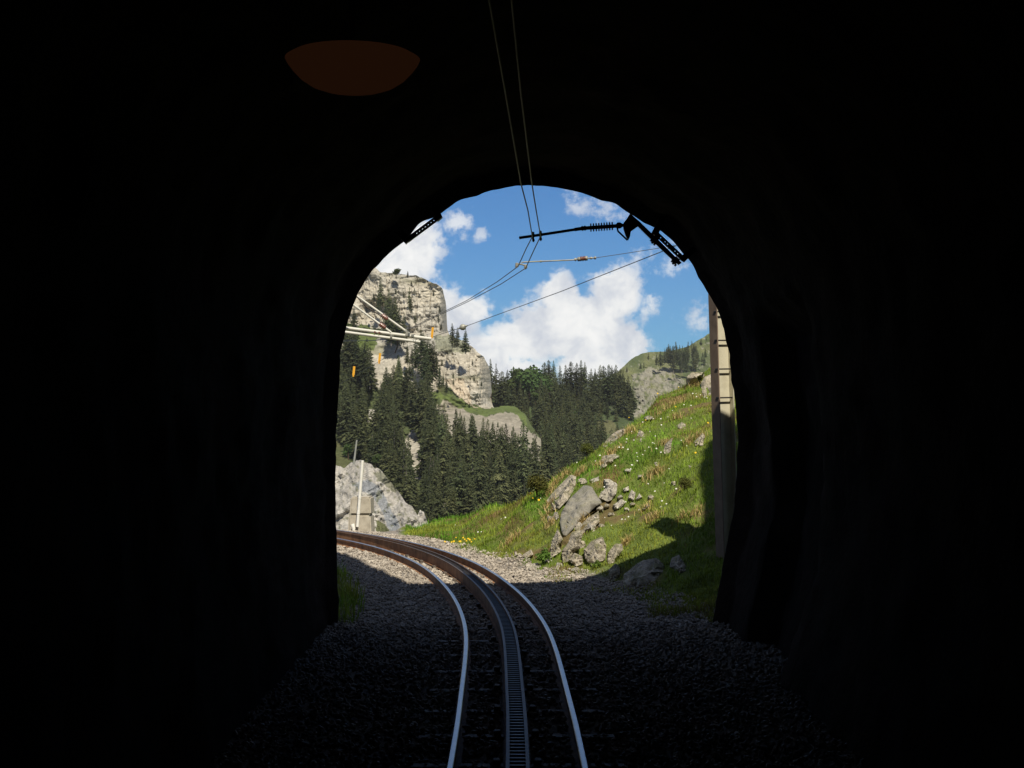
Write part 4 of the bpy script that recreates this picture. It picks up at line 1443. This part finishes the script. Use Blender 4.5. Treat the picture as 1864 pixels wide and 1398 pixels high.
size_words = ['slender', 'broad', 'tall']
indiv, rest = cand[:NIND], cand[NIND:]
cls = {}
for (si, x, y, D, h) in indiv:
    w = random.choice((0.8, 0.95, 1.1, 1.25))
    word = 'slender' if w < 0.9 else ('broad' if w > 1.05 else 'narrow')
    tree(x, y, D - 3, h, f'{word} dark spruce {STANDS[si][0]}', f'{word} spruces {STANDS[si][0]}', wide=w)
rx = random.Random(77)
for (x0_, x1_, y0_, y1_, si, dfn, hm, k_) in ((150, 606, 640, 960, 0, d1, 95, 210), (1070, 1330, 830, 940, 5, d2, 66, 90), (1180, 1500, 860, 960, 5, d2, 66, 60)):
    for _ in range(k_):
        x, y = rx.uniform(x0_, x1_), rx.uniform(y0_, y1_)
        rest.append((si, x, y, float(dfn(y)), hm * rx.uniform(0.55, 1.15)))
# the remainder of the wood, seen only as gaps filled between the trees in front
FV, FF, off = [], [], 0
kd = []
for cr, tr in KINDS_:
    v_ = np.empty(len(cr.vertices) * 3)
    cr.vertices.foreach_get('co', v_)
    f_ = np.empty(len(cr.polygons) * 3, np.int64)
    cr.polygons.foreach_get('vertices', f_)
    kd.append((v_.reshape(-1, 3), f_.reshape(-1, 3)))
for (si, x, y, D, h) in rest:
    v_, f_ = kd[random.randrange(NK)]
    hh = h * D / F
    a = random.uniform(0, 6.28)
    R2 = np.array([[math.cos(a), -math.sin(a), 0], [math.sin(a), math.cos(a), 0], [0, 0, 1]])
    w = random.uniform(0.85, 1.25)
    q = (v_ * np.array([w, w, 1])) @ R2.T * hh + np.array(P(x, y, D)[:])
    FV.append(q)
    FF.append(f_ + off)
    off += len(v_)
if FV:
    M['forest'] = leaf_mat('forest_needles', (0.034, 0.046, 0.021), (0.053, 0.069, 0.030), (0.084, 0.096, 0.040), 0.09, 0.0)
    link('forest', mesh_data('forest', np.concatenate(FV), np.concatenate(FF), M['forest']), kind='stuff', label='dense spruce forest filling the slopes behind the nearer trees', cat='forest')
print('trees in stands', len(indiv), 'rest', len(rest))
for (x, y, h, leaf) in ((716, 800, 34, 1), (735, 905, 30, 1), (790, 925, 28, 1), (846, 905, 30, 1), (905, 885, 30, 1), (930, 900, 26, 1), (660, 800, 30, 1), (700, 845, 30, 1), (1020, 800, 26, 1), (1045, 770, 24, 1), (960, 790, 24, 1), (1075, 800, 26, 1), (1030, 750, 24, 1), (925, 840, 26, 1)):
    D = float(d2(y) if x > 950 else d1(y)) - 16
    tree(x, y, D, h, 'light green broadleaf crown showing between the dark spruces', 'broadleaf crowns among the spruces', random.randrange(3), True, 0.9)
# bright green broadleaf bushes at the forest edge
for (x, y, h, D, lab) in ((684, 850, 26, 470, 'bright green bush above the outcrop, beside the thin grey post'), (634, 836, 30, 470, 'green bush above the outcrop at the left tunnel edge'), (1000, 720, 26, 880, 'pale green broadleaf tree high on the wooded ridge'),
                          (880, 840, 26, 520, 'light green broadleaf crown low in the wood below the scree'), (975, 735, 24, 860, 'green broadleaf tree on the ridge right of the scree')):
    tree(x, y, D - 12, h, lab, 'broadleaf bushes among the spruces', random.randrange(3), True, 1.1)


# ------------------------------------------------------------------ boulders on the bank
def boulder(outline, mat, label, lean=0.55, bulge=0.22, thick=0.5, seed=0, Yb=None, name='boulder', cat='rock', rough=1.0):
    poly = np.array(outline, float)
    closed = np.vstack([poly, poly[:1]])
    ring = resample(closed, max(0.8, np.linalg.norm(np.diff(closed, axis=0), axis=1).sum() / 44))
    n_ = len(ring)
    cx_, cy_ = ring.mean(0)
    yb = ring[:, 1].max()
    Y0 = (Yb if Yb else ground_at(cx_, yb)) - 0.12
    w = ring[:, 0].max() - ring[:, 0].min()
    hh = yb - ring[:, 1].min()
    size = min(w, hh) * Y0 / F
    Yg = np.array([ground_at(x, y) for x, y in ring])
    Yr = Y0 + lean * np.clip(Yg - Y0, -0.3, 2.5)
    Yc = Y0 + lean * max(-0.3, min(2.5, ground_at(cx_, cy_) - Y0))
    r_ = np.random.default_rng(seed + 500)
    st_ = max(0.9, min(w, hh) / 13)
    gx_, gy_ = np.meshgrid(np.arange(ring[:, 0].min(), ring[:, 0].max(), st_), np.arange(ring[:, 1].min(), yb, st_))
    gp_ = np.stack([gx_.ravel(), gy_.ravel()], -1) + r_.uniform(-0.3, 0.3, (gx_.size, 2)) * st_
    gp_ = gp_[inpoly(gp_[:, 0], gp_[:, 1], ring.tolist())]
    dist = np.min(np.linalg.norm(gp_[:, None] - ring[None], axis=2), 1)
    gp_ = gp_[dist > st_ * 0.5]
    allp = np.vstack([ring, gp_])
    res = delaunay_2d_cdt([Vector(p) for p in allp], [(k, (k + 1) % n_) for k in range(n_)], [], 1, 1e-4)
    co2 = np.array([p[:] for p in res[0]])
    edge_d = np.min(np.linalg.norm(co2[:, None] - ring[None], axis=2), 1) / (0.5 * min(w, hh))
    uu = (co2 - np.array([cx_, cy_])) / np.array([w / 2, hh / 2])
    pro = np.full(len(co2), 1.0)
    for _ in range(6):
        a_ = r_.uniform(0, 2 * math.pi)
        nn = np.array([math.cos(a_), math.sin(a_)])
        pro = np.minimum(pro, 1.25 - r_.uniform(0.45, 1.15) * np.maximum(0, uu @ nn + r_.uniform(-0.15, 0.3)))
    pro = np.maximum(pro, 0.15) * np.minimum(1, edge_d * 2.6 + 0.02) ** 0.6
    Yv = np.array([Yr[np.argmin(np.linalg.norm(ring - p, axis=1))] for p in co2])
    fr_ = np.clip(edge_d, 0, 1)
    Yv = Yv * (1 - fr_) + Yc * fr_
    V_ = [P(x, y, Y - bulge * 2.2 * size * q_) for (x, y), Y, q_ in zip(co2, Yv, pro)]
    Q_ = [tuple(f) for f in res[2]]
    ec = {}
    for f in Q_:
        for k in range(len(f)):
            e = (f[k], f[(k + 1) % len(f)])
            ec[tuple(sorted(e))] = ec.get(tuple(sorted(e)), 0) + 1
    be = [e for e, c_ in ec.items() if c_ == 1]
    bvs = sorted({i for e in be for i in e})
    back = {}
    for (s_, dy) in ((0.97, 0.35), (0.8, 1.0)):
        for i in bvs:
            back[(i, dy)] = len(V_)
            V_.append(P(cx_ + (co2[i, 0] - cx_) * s_, cy_ + (co2[i, 1] - cy_) * s_, Yv[i]) + Vector((0, thick * dy, -0.1 * dy)))
    for a_, b_ in be:
        Q_.append((a_, b_, back[(b_, 0.35)], back[(a_, 0.35)]))
        Q_.append((back[(a_, 0.35)], back[(b_, 0.35)], back[(b_, 1.0)], back[(a_, 1.0)]))
    V_ = np.array([v_[:] for v_ in V_])
    off_ = fbm(V_ * (2.2 / max(size, 0.15)), 4, seed + 7)
    V_[:, 1] += off_ * 0.10 * size * rough
    V_[:, 2] += fbm(V_ * (3.0 / max(size, 0.15)) + 9, 3, seed + 8) * 0.04 * size * rough
    V_[:, 0] += fbm(V_ * (3.0 / max(size, 0.15)) + 19, 3, seed + 11) * 0.04 * size * rough
    me_ = mesh_data(name, V_, Q_, mat, mat is M['slab'])
    bm_ = bmesh.new()
    bm_.from_mesh(me_)
    bmesh.ops.recalc_face_normals(bm_, faces=bm_.faces[:])
    bm_.to_mesh(me_)
    bm_.free()
    return link(name, me_, None, label, cat, 'rocks on the grassy bank')


B, S_, W_ = M['boulder'], M['slab'], M['pale_rock']
ROCKS = [
    ([(997, 909), (1011, 890), (1039, 864), (1049, 866), (1048, 883), (1035, 909), (1017, 926), (989, 936)], B, 'craggy grey rock face behind the big slab, under overhanging turf', dict(bulge=0.15, lean=0.9)),
    ([(1019, 950), (1022, 933), (1035, 909), (1049, 896), (1063, 883), (1077, 885), (1084, 898), (1096.5, 915), (1084, 922), (1070, 936), (1053, 950), (1042, 964), (1029, 978), (1023, 969)], S_,
     'biggest smooth grey slab leaning on the bank, shaped like a blade', dict(bulge=0.06, lean=0.8, rough=0.2)),
    ([(1099, 873), (1109, 872), (1124, 881), (1123, 897), (1113, 910), (1106, 913), (1090, 905), (1094, 895), (1104, 888)], W_, 'pale cracked boulder at the upper right of the big slab', dict(lean=0.8)),
    ([(1073, 874), (1090, 867), (1092, 874), (1084, 881), (1078, 880)], W_, 'small flat pale rock above the top of the big slab', dict(lean=0.7)),
    ([(1004, 986), (1015, 962), (1025, 982), (1017, 994), (1022, 1003), (1001, 1017)], B, 'sharp upright grey splinter below the left end of the big slab', dict()),
    ([(1023, 1003), (1034, 988), (1041, 969), (1061, 965), (1056, 998), (1044, 1005), (1034, 1022), (1025, 1025)], B, 'tall tan rock under the big slab, left of the round boulder', dict()),
    ([(1044, 967), (1070, 943), (1090, 929), (1092, 950), (1072, 967), (1056, 972)], B, 'crumbling tan rock with dry grass right under the big slab', dict(lean=0.9, bulge=0.12)),
    ([(1063, 1000), (1077, 984), (1097, 976), (1104, 993), (1102, 1017), (1087, 1029), (1078, 1031), (1065, 1015)], B, 'rounded boulder with a dark diagonal band, sunlit at the foot of the bank', dict(bulge=0.3)),
    ([(1107, 1006), (1120, 990), (1133, 990), (1134, 1001), (1125, 1013), (1116, 1028), (1106, 1026)], B, 'brown boulder half in shade, right of the rounded banded one', dict()),
    ([(1035, 1020), (1046, 1006), (1060, 1013), (1061, 1027), (1049, 1031)], B, 'low grey rock at the left foot of the rounded banded boulder', dict()),
    ([(1135, 1045), (1157, 1029), (1169, 1020), (1196, 1016), (1207, 1027), (1208, 1062), (1170, 1068), (1135, 1068)], B, 'large square-cut block lying wholly in the shade', dict(bulge=0.15, thick=0.6)),
    ([(1219, 1032), (1223, 1016), (1236, 1010), (1251, 1034), (1259, 1055), (1250, 1059), (1233, 1042)], B, 'tilted rock in the shade right of the square-cut block', dict()),
    ([(1108, 1037), (1120, 1025), (1128, 1032), (1129, 1053), (1112, 1060)], B, 'small rock in the shade left of the square-cut block', dict()),
    ([(1096, 813), (1107, 797), (1120, 786), (1134, 780), (1143, 783), (1139, 794), (1123, 806), (1110, 814)], B, 'long tan outcrop breaking the crest of the bank', dict(lean=0.85, bulge=0.14)),
    ([(1158, 797), (1164, 782), (1173, 788), (1175, 800), (1161, 810)], B, 'pointed grey rock just right of the crest outcrop', dict()),
    ([(1181, 790), (1197, 780), (1211, 774), (1210, 782), (1191, 792)], W_, 'flat pale slab dotted with flowers, high on the bank', dict(lean=0.9, bulge=0.1)),
    ([(1250, 686), (1260, 677), (1282, 678), (1282, 688), (1255, 696)], B, 'topmost flat rock on the crest beside the mast', dict(lean=0.8)),
    ([(1276, 697), (1283, 686), (1298, 680), (1298, 719), (1285, 726), (1277, 710)], B, 'upright grey rock touching the mast near the crest', dict(lean=0.7)),
    ([(1231, 775), (1241, 768), (1250, 774), (1247, 781), (1233, 781)], B, 'brown rock under a grass tuft, high on the bank below the topmost rocks', dict()),
    ([(1263, 805), (1279, 788), (1283, 793), (1280, 811), (1266, 812)], B, 'pale wedge of rock near the shadow edge beside the mast', dict()),
    ([(1207, 824), (1211, 808), (1224, 797), (1221, 821), (1214, 828)], B, 'narrow upright rock in the middle of the upper bank', dict()),
    ([(1090, 845), (1098, 830), (1120, 826), (1128, 830), (1112, 843), (1093, 855)], B, 'low pale rock under dry grass between the crest outcrop and the big slab', dict(lean=0.8)),
    ([(1144, 905), (1149, 891), (1157, 897), (1154, 910)], W_, 'left one of two small white stones right of the cracked boulder', dict()),
    ([(1157, 909), (1164, 898), (1169, 905), (1163, 911)], W_, 'right one of two small white stones right of the cracked boulder', dict()),
    ([(1116, 919), (1132, 908), (1139, 914), (1128, 927), (1120, 927)], W_, 'jagged white rock right of the big slab, half sunk in grass', dict()),
    ([(1134, 890), (1144, 885), (1146, 892), (1137, 894)], W_, 'small white stone above the dark hole in the bank', dict()),
    ([(1170, 926), (1180, 915), (1183, 920), (1176, 930)], W_, 'small pale stone beside rusty moss in the middle of the bank', dict()),
    ([(956, 1028), (979, 1024), (986, 1031), (974, 1038), (958, 1037)], W_, 'flat pale stone at the toe of the bank beside the ballast', dict(bulge=0.15)),
    ([(980, 1040), (997, 1034), (998, 1038), (984, 1044)], W_, 'slim flat stone right of the flat pale one at the ballast edge', dict(bulge=0.15)),
    ([(926, 1001), (937, 987), (945, 992), (933, 1003)], W_, 'grey stone at the foot of dry grass, farthest left at the bank toe', dict()),
    ([(951, 1010), (967, 1000), (971, 1009), (958, 1018)], B, 'grey stone among leaves left of the leafy herb', dict()),
    ([(1016, 1048), (1034, 1038), (1040, 1043), (1024, 1052)], B, 'flat tan stone in grass between the ballast and the tall tan rock', dict()),
]
for i, (o_, mt, lab, kw) in enumerate(ROCKS):
    boulder(o_, mt, lab, seed=i * 13, **kw)

r6 = random.Random(21)
for i, (x, y, a, b_) in enumerate([(1052, 957, 10, 9), (1075, 960, 9, 8), (1058, 990, 8, 8), (1030, 962, 7, 9), (1092, 925, 7, 6), (1104, 921, 6, 5), (1000, 1022, 9, 6), (1018, 1030, 9, 6), (1047, 1038, 9, 5), (1071, 1042, 8, 5),
                                   (1101, 1037, 7, 5), (1112, 936, 7, 5), (1002, 950, 7, 11), (1129, 905, 5, 4), (1151, 917, 6, 4), (1060, 876, 9, 6), (1141, 927, 6, 4), (1084, 972, 8, 7), (1012, 940, 7, 10), (1070, 1052, 6, 4),
                                   (960, 1018, 6, 4), (975, 1046, 7, 4), (945, 1014, 6, 4), (1005, 1046, 7, 4), (1095, 958, 6, 5)]):
    n_ = r6.randint(6, 8)
    o_ = [(x + a * math.cos(6.283 * k / n_ + r6.uniform(-.3, .3)) * r6.uniform(0.75, 1.15), y + b_ * math.sin(6.283 * k / n_ + r6.uniform(-.3, .3)) * r6.uniform(0.75, 1.15)) for k in range(n_)]
    ob = boulder(o_, r6.choice((B, B, W_)), 'small tan stone wedged among the boulders at the foot of the bank', seed=900 + i * 7, lean=0.7, name='stone', cat='stone')
    ob['group'] = 'small stones among the boulders'
    ROCKS.append((o_, None, None, None))

for i, (x, y, a, b_) in enumerate([(1195, 845, 6, 4), (1226, 880, 5, 4), (1166, 868, 6, 4), (1186, 905, 6, 5), (1241, 800, 6, 4), (1142, 857, 7, 4), (1216, 757, 6, 4), (1181, 760, 7, 4), (1256, 850, 5, 4), (1205, 925, 6, 4)]):
    n_ = r6.randint(6, 8)
    o_ = [(x + a * math.cos(6.283 * k / n_ + r6.uniform(-.3, .3)) * r6.uniform(0.75, 1.15), y + b_ * math.sin(6.283 * k / n_ + r6.uniform(-.3, .3)) * r6.uniform(0.75, 1.15)) for k in range(n_)]
    ob = boulder(o_, r6.choice((B, W_)), 'small pale stone lying alone in the open grass of the upper bank', seed=1900 + i * 7, lean=0.8, name='stone', cat='stone')
    ob['group'] = 'small stones in the open grass'
    ROCKS.append((o_, None, None, None))

# ------------------------------------------------------------------ grass, tufts, flowers
def blades(pos, h, w, cols, bend, rg_):
    n_ = len(pos)
    a = rg_.uniform(0, 2 * math.pi, n_)
    d_ = np.stack([np.cos(a), np.sin(a), a * 0], -1)
    sd = np.stack([-np.sin(a), np.cos(a), a * 0], -1)
    up = np.array([0, 0, 1.0])
    b0 = pos - sd * w[:, None] / 2
    b1 = pos + sd * w[:, None] / 2
    mid_ = pos + up * (h * 0.6)[:, None] + d_ * (bend * h * 0.25)[:, None]
    m0, m1 = mid_ - sd * w[:, None] * 0.35, mid_ + sd * w[:, None] * 0.35
    tip = pos + up * (h * 0.95)[:, None] + d_ * (bend * h * 0.8)[:, None]
    v_ = np.stack([b0, b1, m0, m1, tip], 1).reshape(-1, 3)
    k5 = np.arange(n_) * 5
    f_ = np.concatenate([np.stack([k5, k5 + 1, k5 + 3], -1), np.stack([k5, k5 + 3, k5 + 2], -1), np.stack([k5 + 2, k5 + 3, k5 + 4], -1)])
    c_ = np.repeat(cols, 5, 0)
    return v_, f_, c_


def grass_points(n, rg_):
    px = rg_.uniform(560, 1420, n)
    Y = 16.8 + (40 - 16.8) * rg_.uniform(0, 1, n) ** 1.3
    X = (px - CX) * Y / F
    _, toe = ray_interp(px, np.maximum(Y, 14))
    nz_ = fbm(np.stack([X, Y, X * 0], -1) * 0.8, 5, 31)
    patch = fbm(np.stack([X, Y, X * 0], -1) * 1.7, 3, 131)
    ok_ = (px > 738) | (Y < 24)
    keep = (Y - toe + 0.9 * nz_ > 0.12) | ((Y - toe > -2.6) & (px > 1180) & (patch > 0.12)) | ((Y - toe > -0.9) & (px > 960) & (patch > 0.22))
    keep &= ok_
    return X[keep], Y[keep]


rg_ = np.random.default_rng(99)
X, Y = grass_points(200000, rg_)
# left shoulder beside the portal
XL = rg_.uniform(-3.3, -1.72, 9000)
YL = rg_.uniform(16.9, 26.5, 9000)
edge_ = np.interp(YL, centre[:, 1], centre[:, 0]) - 1.45 - 0.25 * rg_.random(9000)
kl = (XL < np.minimum(edge_, -1.55 - 0.04 * (YL - 17))) & (CX + F * XL / YL < 668)
X = np.concatenate([X, XL[kl]])
Y = np.concatenate([Y, YL[kl]])
Z = ground_z(X, Y)
p3 = np.stack([X, Y, Z * 0], -1)
t1 = np.clip(fbm(p3 * 0.7, 4, 71) * 1.6 + 0.5, 0, 1)
t2 = np.clip((fbm(p3 * 1.3, 4, 77) - 0.05) * 3.2, 0, 1)
n_ = len(X)
green = np.array([0.19, 0.33, 0.030])
olive = np.array([0.30, 0.345, 0.045])
tan = np.array([0.34, 0.27, 0.11])
lush = np.array([0.14, 0.30, 0.025])
cols = green * t1[:, None] + olive * (1 - t1)[:, None]
lm = np.clip((fbm(p3 * 0.5, 3, 201) - 0.15) * 4, 0, 1)[:, None]
cols = cols * (1 - lm) + lush * lm
dry_ = (rg_.random(n_) < (0.04 + 0.45 * t2) * np.clip((CX + F * X / Y - 860) / 120, 0.25, 1))[:, None]
moss = np.array([0.30, 0.24, 0.07])
var = (0.82 + 0.5 * fbm(p3 * 2.6, 3, 303))[:, None]
cols = np.where(dry_, np.where(rg_.random((n_, 1)) < 0.35, tan, moss) * rg_.uniform(0.5, 1.1, (n_, 1)), cols * rg_.uniform(0.65, 1.3, (n_, 1))) * var * 1.08
hgt = rg_.uniform(0.03, 0.095, n_) * np.where(rg_.random(n_) < 0.06, 1.9, 1.0) * (1 + 0.5 * fbm(p3 * 0.9, 3, 55))
hgt[-int(kl.sum()):] *= 2.4
rowp = HY + (CH - Z) * F / Y
colp = CX + F * X / Y
bare = np.zeros(n_, bool)
for o_, mt, lab, kw in ROCKS:
    bare |= inpoly(colp, rowp, o_) & (rowp < max(q_[1] for q_ in o_) - 5)
bald = fbm(np.stack([X * 1.5, Y * 1.5, X * 0], -1), 4, 611) + 0.25 * fbm(np.stack([X * 7, Y * 7, X * 0], -1), 2, 612)
keepb = ~(bare | ((bald > 0.45) & (colp > 900)))
X, Y, Z, hgt, cols, n_ = X[keepb], Y[keepb], Z[keepb], hgt[keepb], cols[keepb], int(keepb.sum())
v_, f_, c_ = blades(np.stack([X, Y, Z - 0.02], -1), hgt, rg_.uniform(0.008, 0.016, n_), cols, rg_.uniform(0.1, 0.9, n_), rg_)
link('grass', mesh_data('grass', v_, f_, M['blade'], False, c_), kind='stuff', label='green alpine grass with dry patches on the rocky bank', cat='grass')

TUFTS = [(1012, 880, 14), (1030, 864, 13), (1000, 895, 13), (1047, 862, 10), (1185, 870, 20), (1198, 862, 16), (1220, 745, 26), (1240, 735, 26), (1205, 752, 20), (1150, 800, 14), (1140, 798, 14), (1110, 830, 14), (1125, 824, 14), (1065, 948, 14), (1055, 955, 12),
         (1090, 850, 12), (1268, 700, 20), (1270, 690, 16), (1265, 945, 16), (1240, 950, 16), (1190, 958, 14), (1232, 768, 12), (1275, 805, 14), (935, 985, 18), (928, 992, 14), (1000, 920, 14), (998, 945, 16), (1003, 960, 12), (1300, 690, 20), (1175, 925, 12), (1208, 815, 14), (1255, 812, 16), (1140, 990, 10), (1060, 855, 10)]
pv, pc = [], []
for (x, y, r_) in TUFTS:
    D = ground_at(x, y)
    c0 = np.array(P(x, y, D)[:])
    k = 60
    q = rg_.normal(0, 0.5, (k, 2)) * r_ * D / F
    xx, yy = c0[0] + q[:, 0], c0[1] + q[:, 1]
    zz = ground_z(xx, yy)
    pv.append(np.stack([xx, yy, zz], -1))
    mixr = rg_.random((k, 1))
    pc.append((np.array([0.60, 0.48, 0.22]) * mixr + np.array([0.44, 0.31, 0.11]) * (1 - mixr)) * rg_.uniform(0.6, 1.2, (k, 1)))
pv, pc = np.concatenate(pv), np.concatenate(pc)
v_, f_, c_ = blades(pv, rg_.uniform(0.07, 0.18, len(pv)), rg_.uniform(0.007, 0.014, len(pv)), pc, rg_.uniform(0.6, 1.6, len(pv)), rg_)
link('dry_grass', mesh_data('dry_grass', v_, f_, M['blade'], False, c_), kind='stuff', label='dry tan grass tufts hanging over the rocks of the bank', cat='dry grass')

fm_w, gg, bb, co = new_mat('white_petals', 0.7, 0.2)
bb.inputs['Base Color'].default_value = (0.75, 0.73, 0.66, 1)
fm_y, gg, bb, co = new_mat('yellow_petals', 0.7, 0.2)
bb.inputs['Base Color'].default_value = (0.72, 0.47, 0.02, 1)


def flowers(name, centres, r0, mat, label):
    V_, Q_ = [], []
    for (x, y) in centres:
        D = ground_at(x, y)
        c0 = P(x, y, D)
        c0.z = float(ground_z(np.array([c0.x]), np.array([c0.y]))[0]) + random.uniform(0.10, 0.19)
        a0 = random.uniform(0, 6)
        tilt = Vector((random.uniform(-0.4, 0.4), -0.75, 0.7)).normalized()
        e1 = tilt.cross(Vector((1, 0, 0))).normalized()
        e2 = tilt.cross(e1)
        rr = r0 * random.uniform(0.7, 1.25)
        b0 = len(V_)
        V_.append(c0 + tilt * 0.006)
        for k in range(10):
            a = a0 + k * math.pi / 5
            q = rr * (1.0 if k % 2 == 0 else 0.6)
            V_.append(c0 + e1 * math.cos(a) * q + e2 * math.sin(a) * q)
        V_.append(c0 - tilt * 0.012)
        for k in range(10):
            Q_.append((b0, b0 + 1 + k, b0 + 1 + (k + 1) % 10))
            Q_.append((b0 + 11, b0 + 1 + (k + 1) % 10, b0 + 1 + k))
    return link(name, mesh_data(name, [v_[:] for v_ in V_], Q_, mat), kind='stuff', label=label, cat='flowers')


wf = [(1261, 733), (1267, 730), (1268, 736), (1275, 738), (1282, 740), (1287, 742), (1236, 714), (1217, 720), (1199, 733), (1166, 753), (1178, 778), (1203, 778), (1189, 784), (1204, 791), (1183, 800), (1170, 797), (1150, 809), (1154, 817), (1141, 817), (1193, 811), (1140, 825),
      (1188, 822), (1191, 826), (1195, 837), (1203, 839), (1181, 831), (1174, 836), (1159, 837), (1160, 846), (1143, 837), (1134, 832), (1127, 829), (1123, 846), (1151, 853), (1092, 852), (1170, 849), (1084, 855), (1019, 852), (1041, 837), (1072, 830), (1139, 935), (1124, 942), (1083, 957), (1101, 958),
      (1113, 973), (1138, 966), (1144, 962), (1132, 968), (1163, 960), (1260, 970), (1213, 948), (1205, 940), (1231, 905), (1209, 885), (1160, 847), (1050, 848), (984, 930), (912, 962), (920, 965), (870, 980), (829, 968), (876, 981), (1120, 860), (1180, 890), (1150, 860), (1218, 870), (1250, 840), (1240, 820), (1100, 905),
      (1258, 752), (1245, 757), (1224, 768), (1258, 778), (1148, 868), (1192, 905)]
flowers('white_flowers', wf, 0.0145, fm_w, 'small white wildflowers scattered over the grassy bank')
yf = [(962, 921), (966, 917), (978, 912), (981, 930), (970, 925), (822, 1000), (830, 998), (838, 999), (846, 1001), (852, 999), (858, 1002), (843, 996), (864, 1004), (810, 998), (1145, 766), (1197, 739), (1175, 786), (1235, 710), (1230, 757), (1289, 786), (1266, 832), (836, 1001), (849, 1003), (855, 1001), (826, 1001)]
flowers('yellow_flowers', yf, 0.021, fm_y, 'small yellow wildflowers along the edge of the bank')

# shrubs and herbs
SHR = [leafy_meshes(61, M['shrub'], 1100, (0.5, 0.5, 0.42), 0.035), leafy_meshes(62, M['herb'], 420, (0.5, 0.5, 0.36), 0.075)]
for (x, y, h, k, wd, nm, lab) in ((977, 915, 58, 0, 0.9, 'shrub', 'dark olive shrub at the left end of the rocks, against the forest'), (1068, 838, 36, 0, 0.9, 'shrub', 'small shrub on the crest of the bank against the forest'),
                              (989, 1034, 40, 1, 0.9, 'herb', 'broad-leaved green herb beside the sharp splinter at the ballast'), (1246, 900, 36, 0, 0.9, 'shrub', 'low green shrub in the middle of the bank near the shadow'),
                              (1085, 1040, 22, 1, 1.2, 'herb', 'small leafy herb at the foot of the rounded banded boulder')):
    D = ground_at(x, y - 2)
    o = thing(nm, lab, 'plant', None, P(x, y, D))
    hh = h * D / F
    o.scale = (hh * wd, hh * wd, hh)
    link('stem', SHR[k][1], o)
    link('leaves', SHR[k][0], o)

# ------------------------------------------------------------------ the air of the valley
hm = bpy.data.materials.new('valley_air')
hm.use_nodes = True
hm.node_tree.nodes.clear()
ho = hm.node_tree.nodes.new('ShaderNodeOutputMaterial')
hv_ = hm.node_tree.nodes.new('ShaderNodeVolumePrincipled')
hv_.inputs['Color'].default_value = (1.0, 0.98, 0.94, 1)
hv_.inputs['Density'].default_value = 0.000055
hv_.inputs['Anisotropy'].default_value = 0.2
hm.node_tree.links.new(hv_.outputs[0], ho.inputs['Volume'])
b = MB()
b.box((0, 1225, 56), (4000, 2550, 254))
b.build('haze', hm, None, kind='stuff', label='thin pale haze filling the valley air', cat='haze')
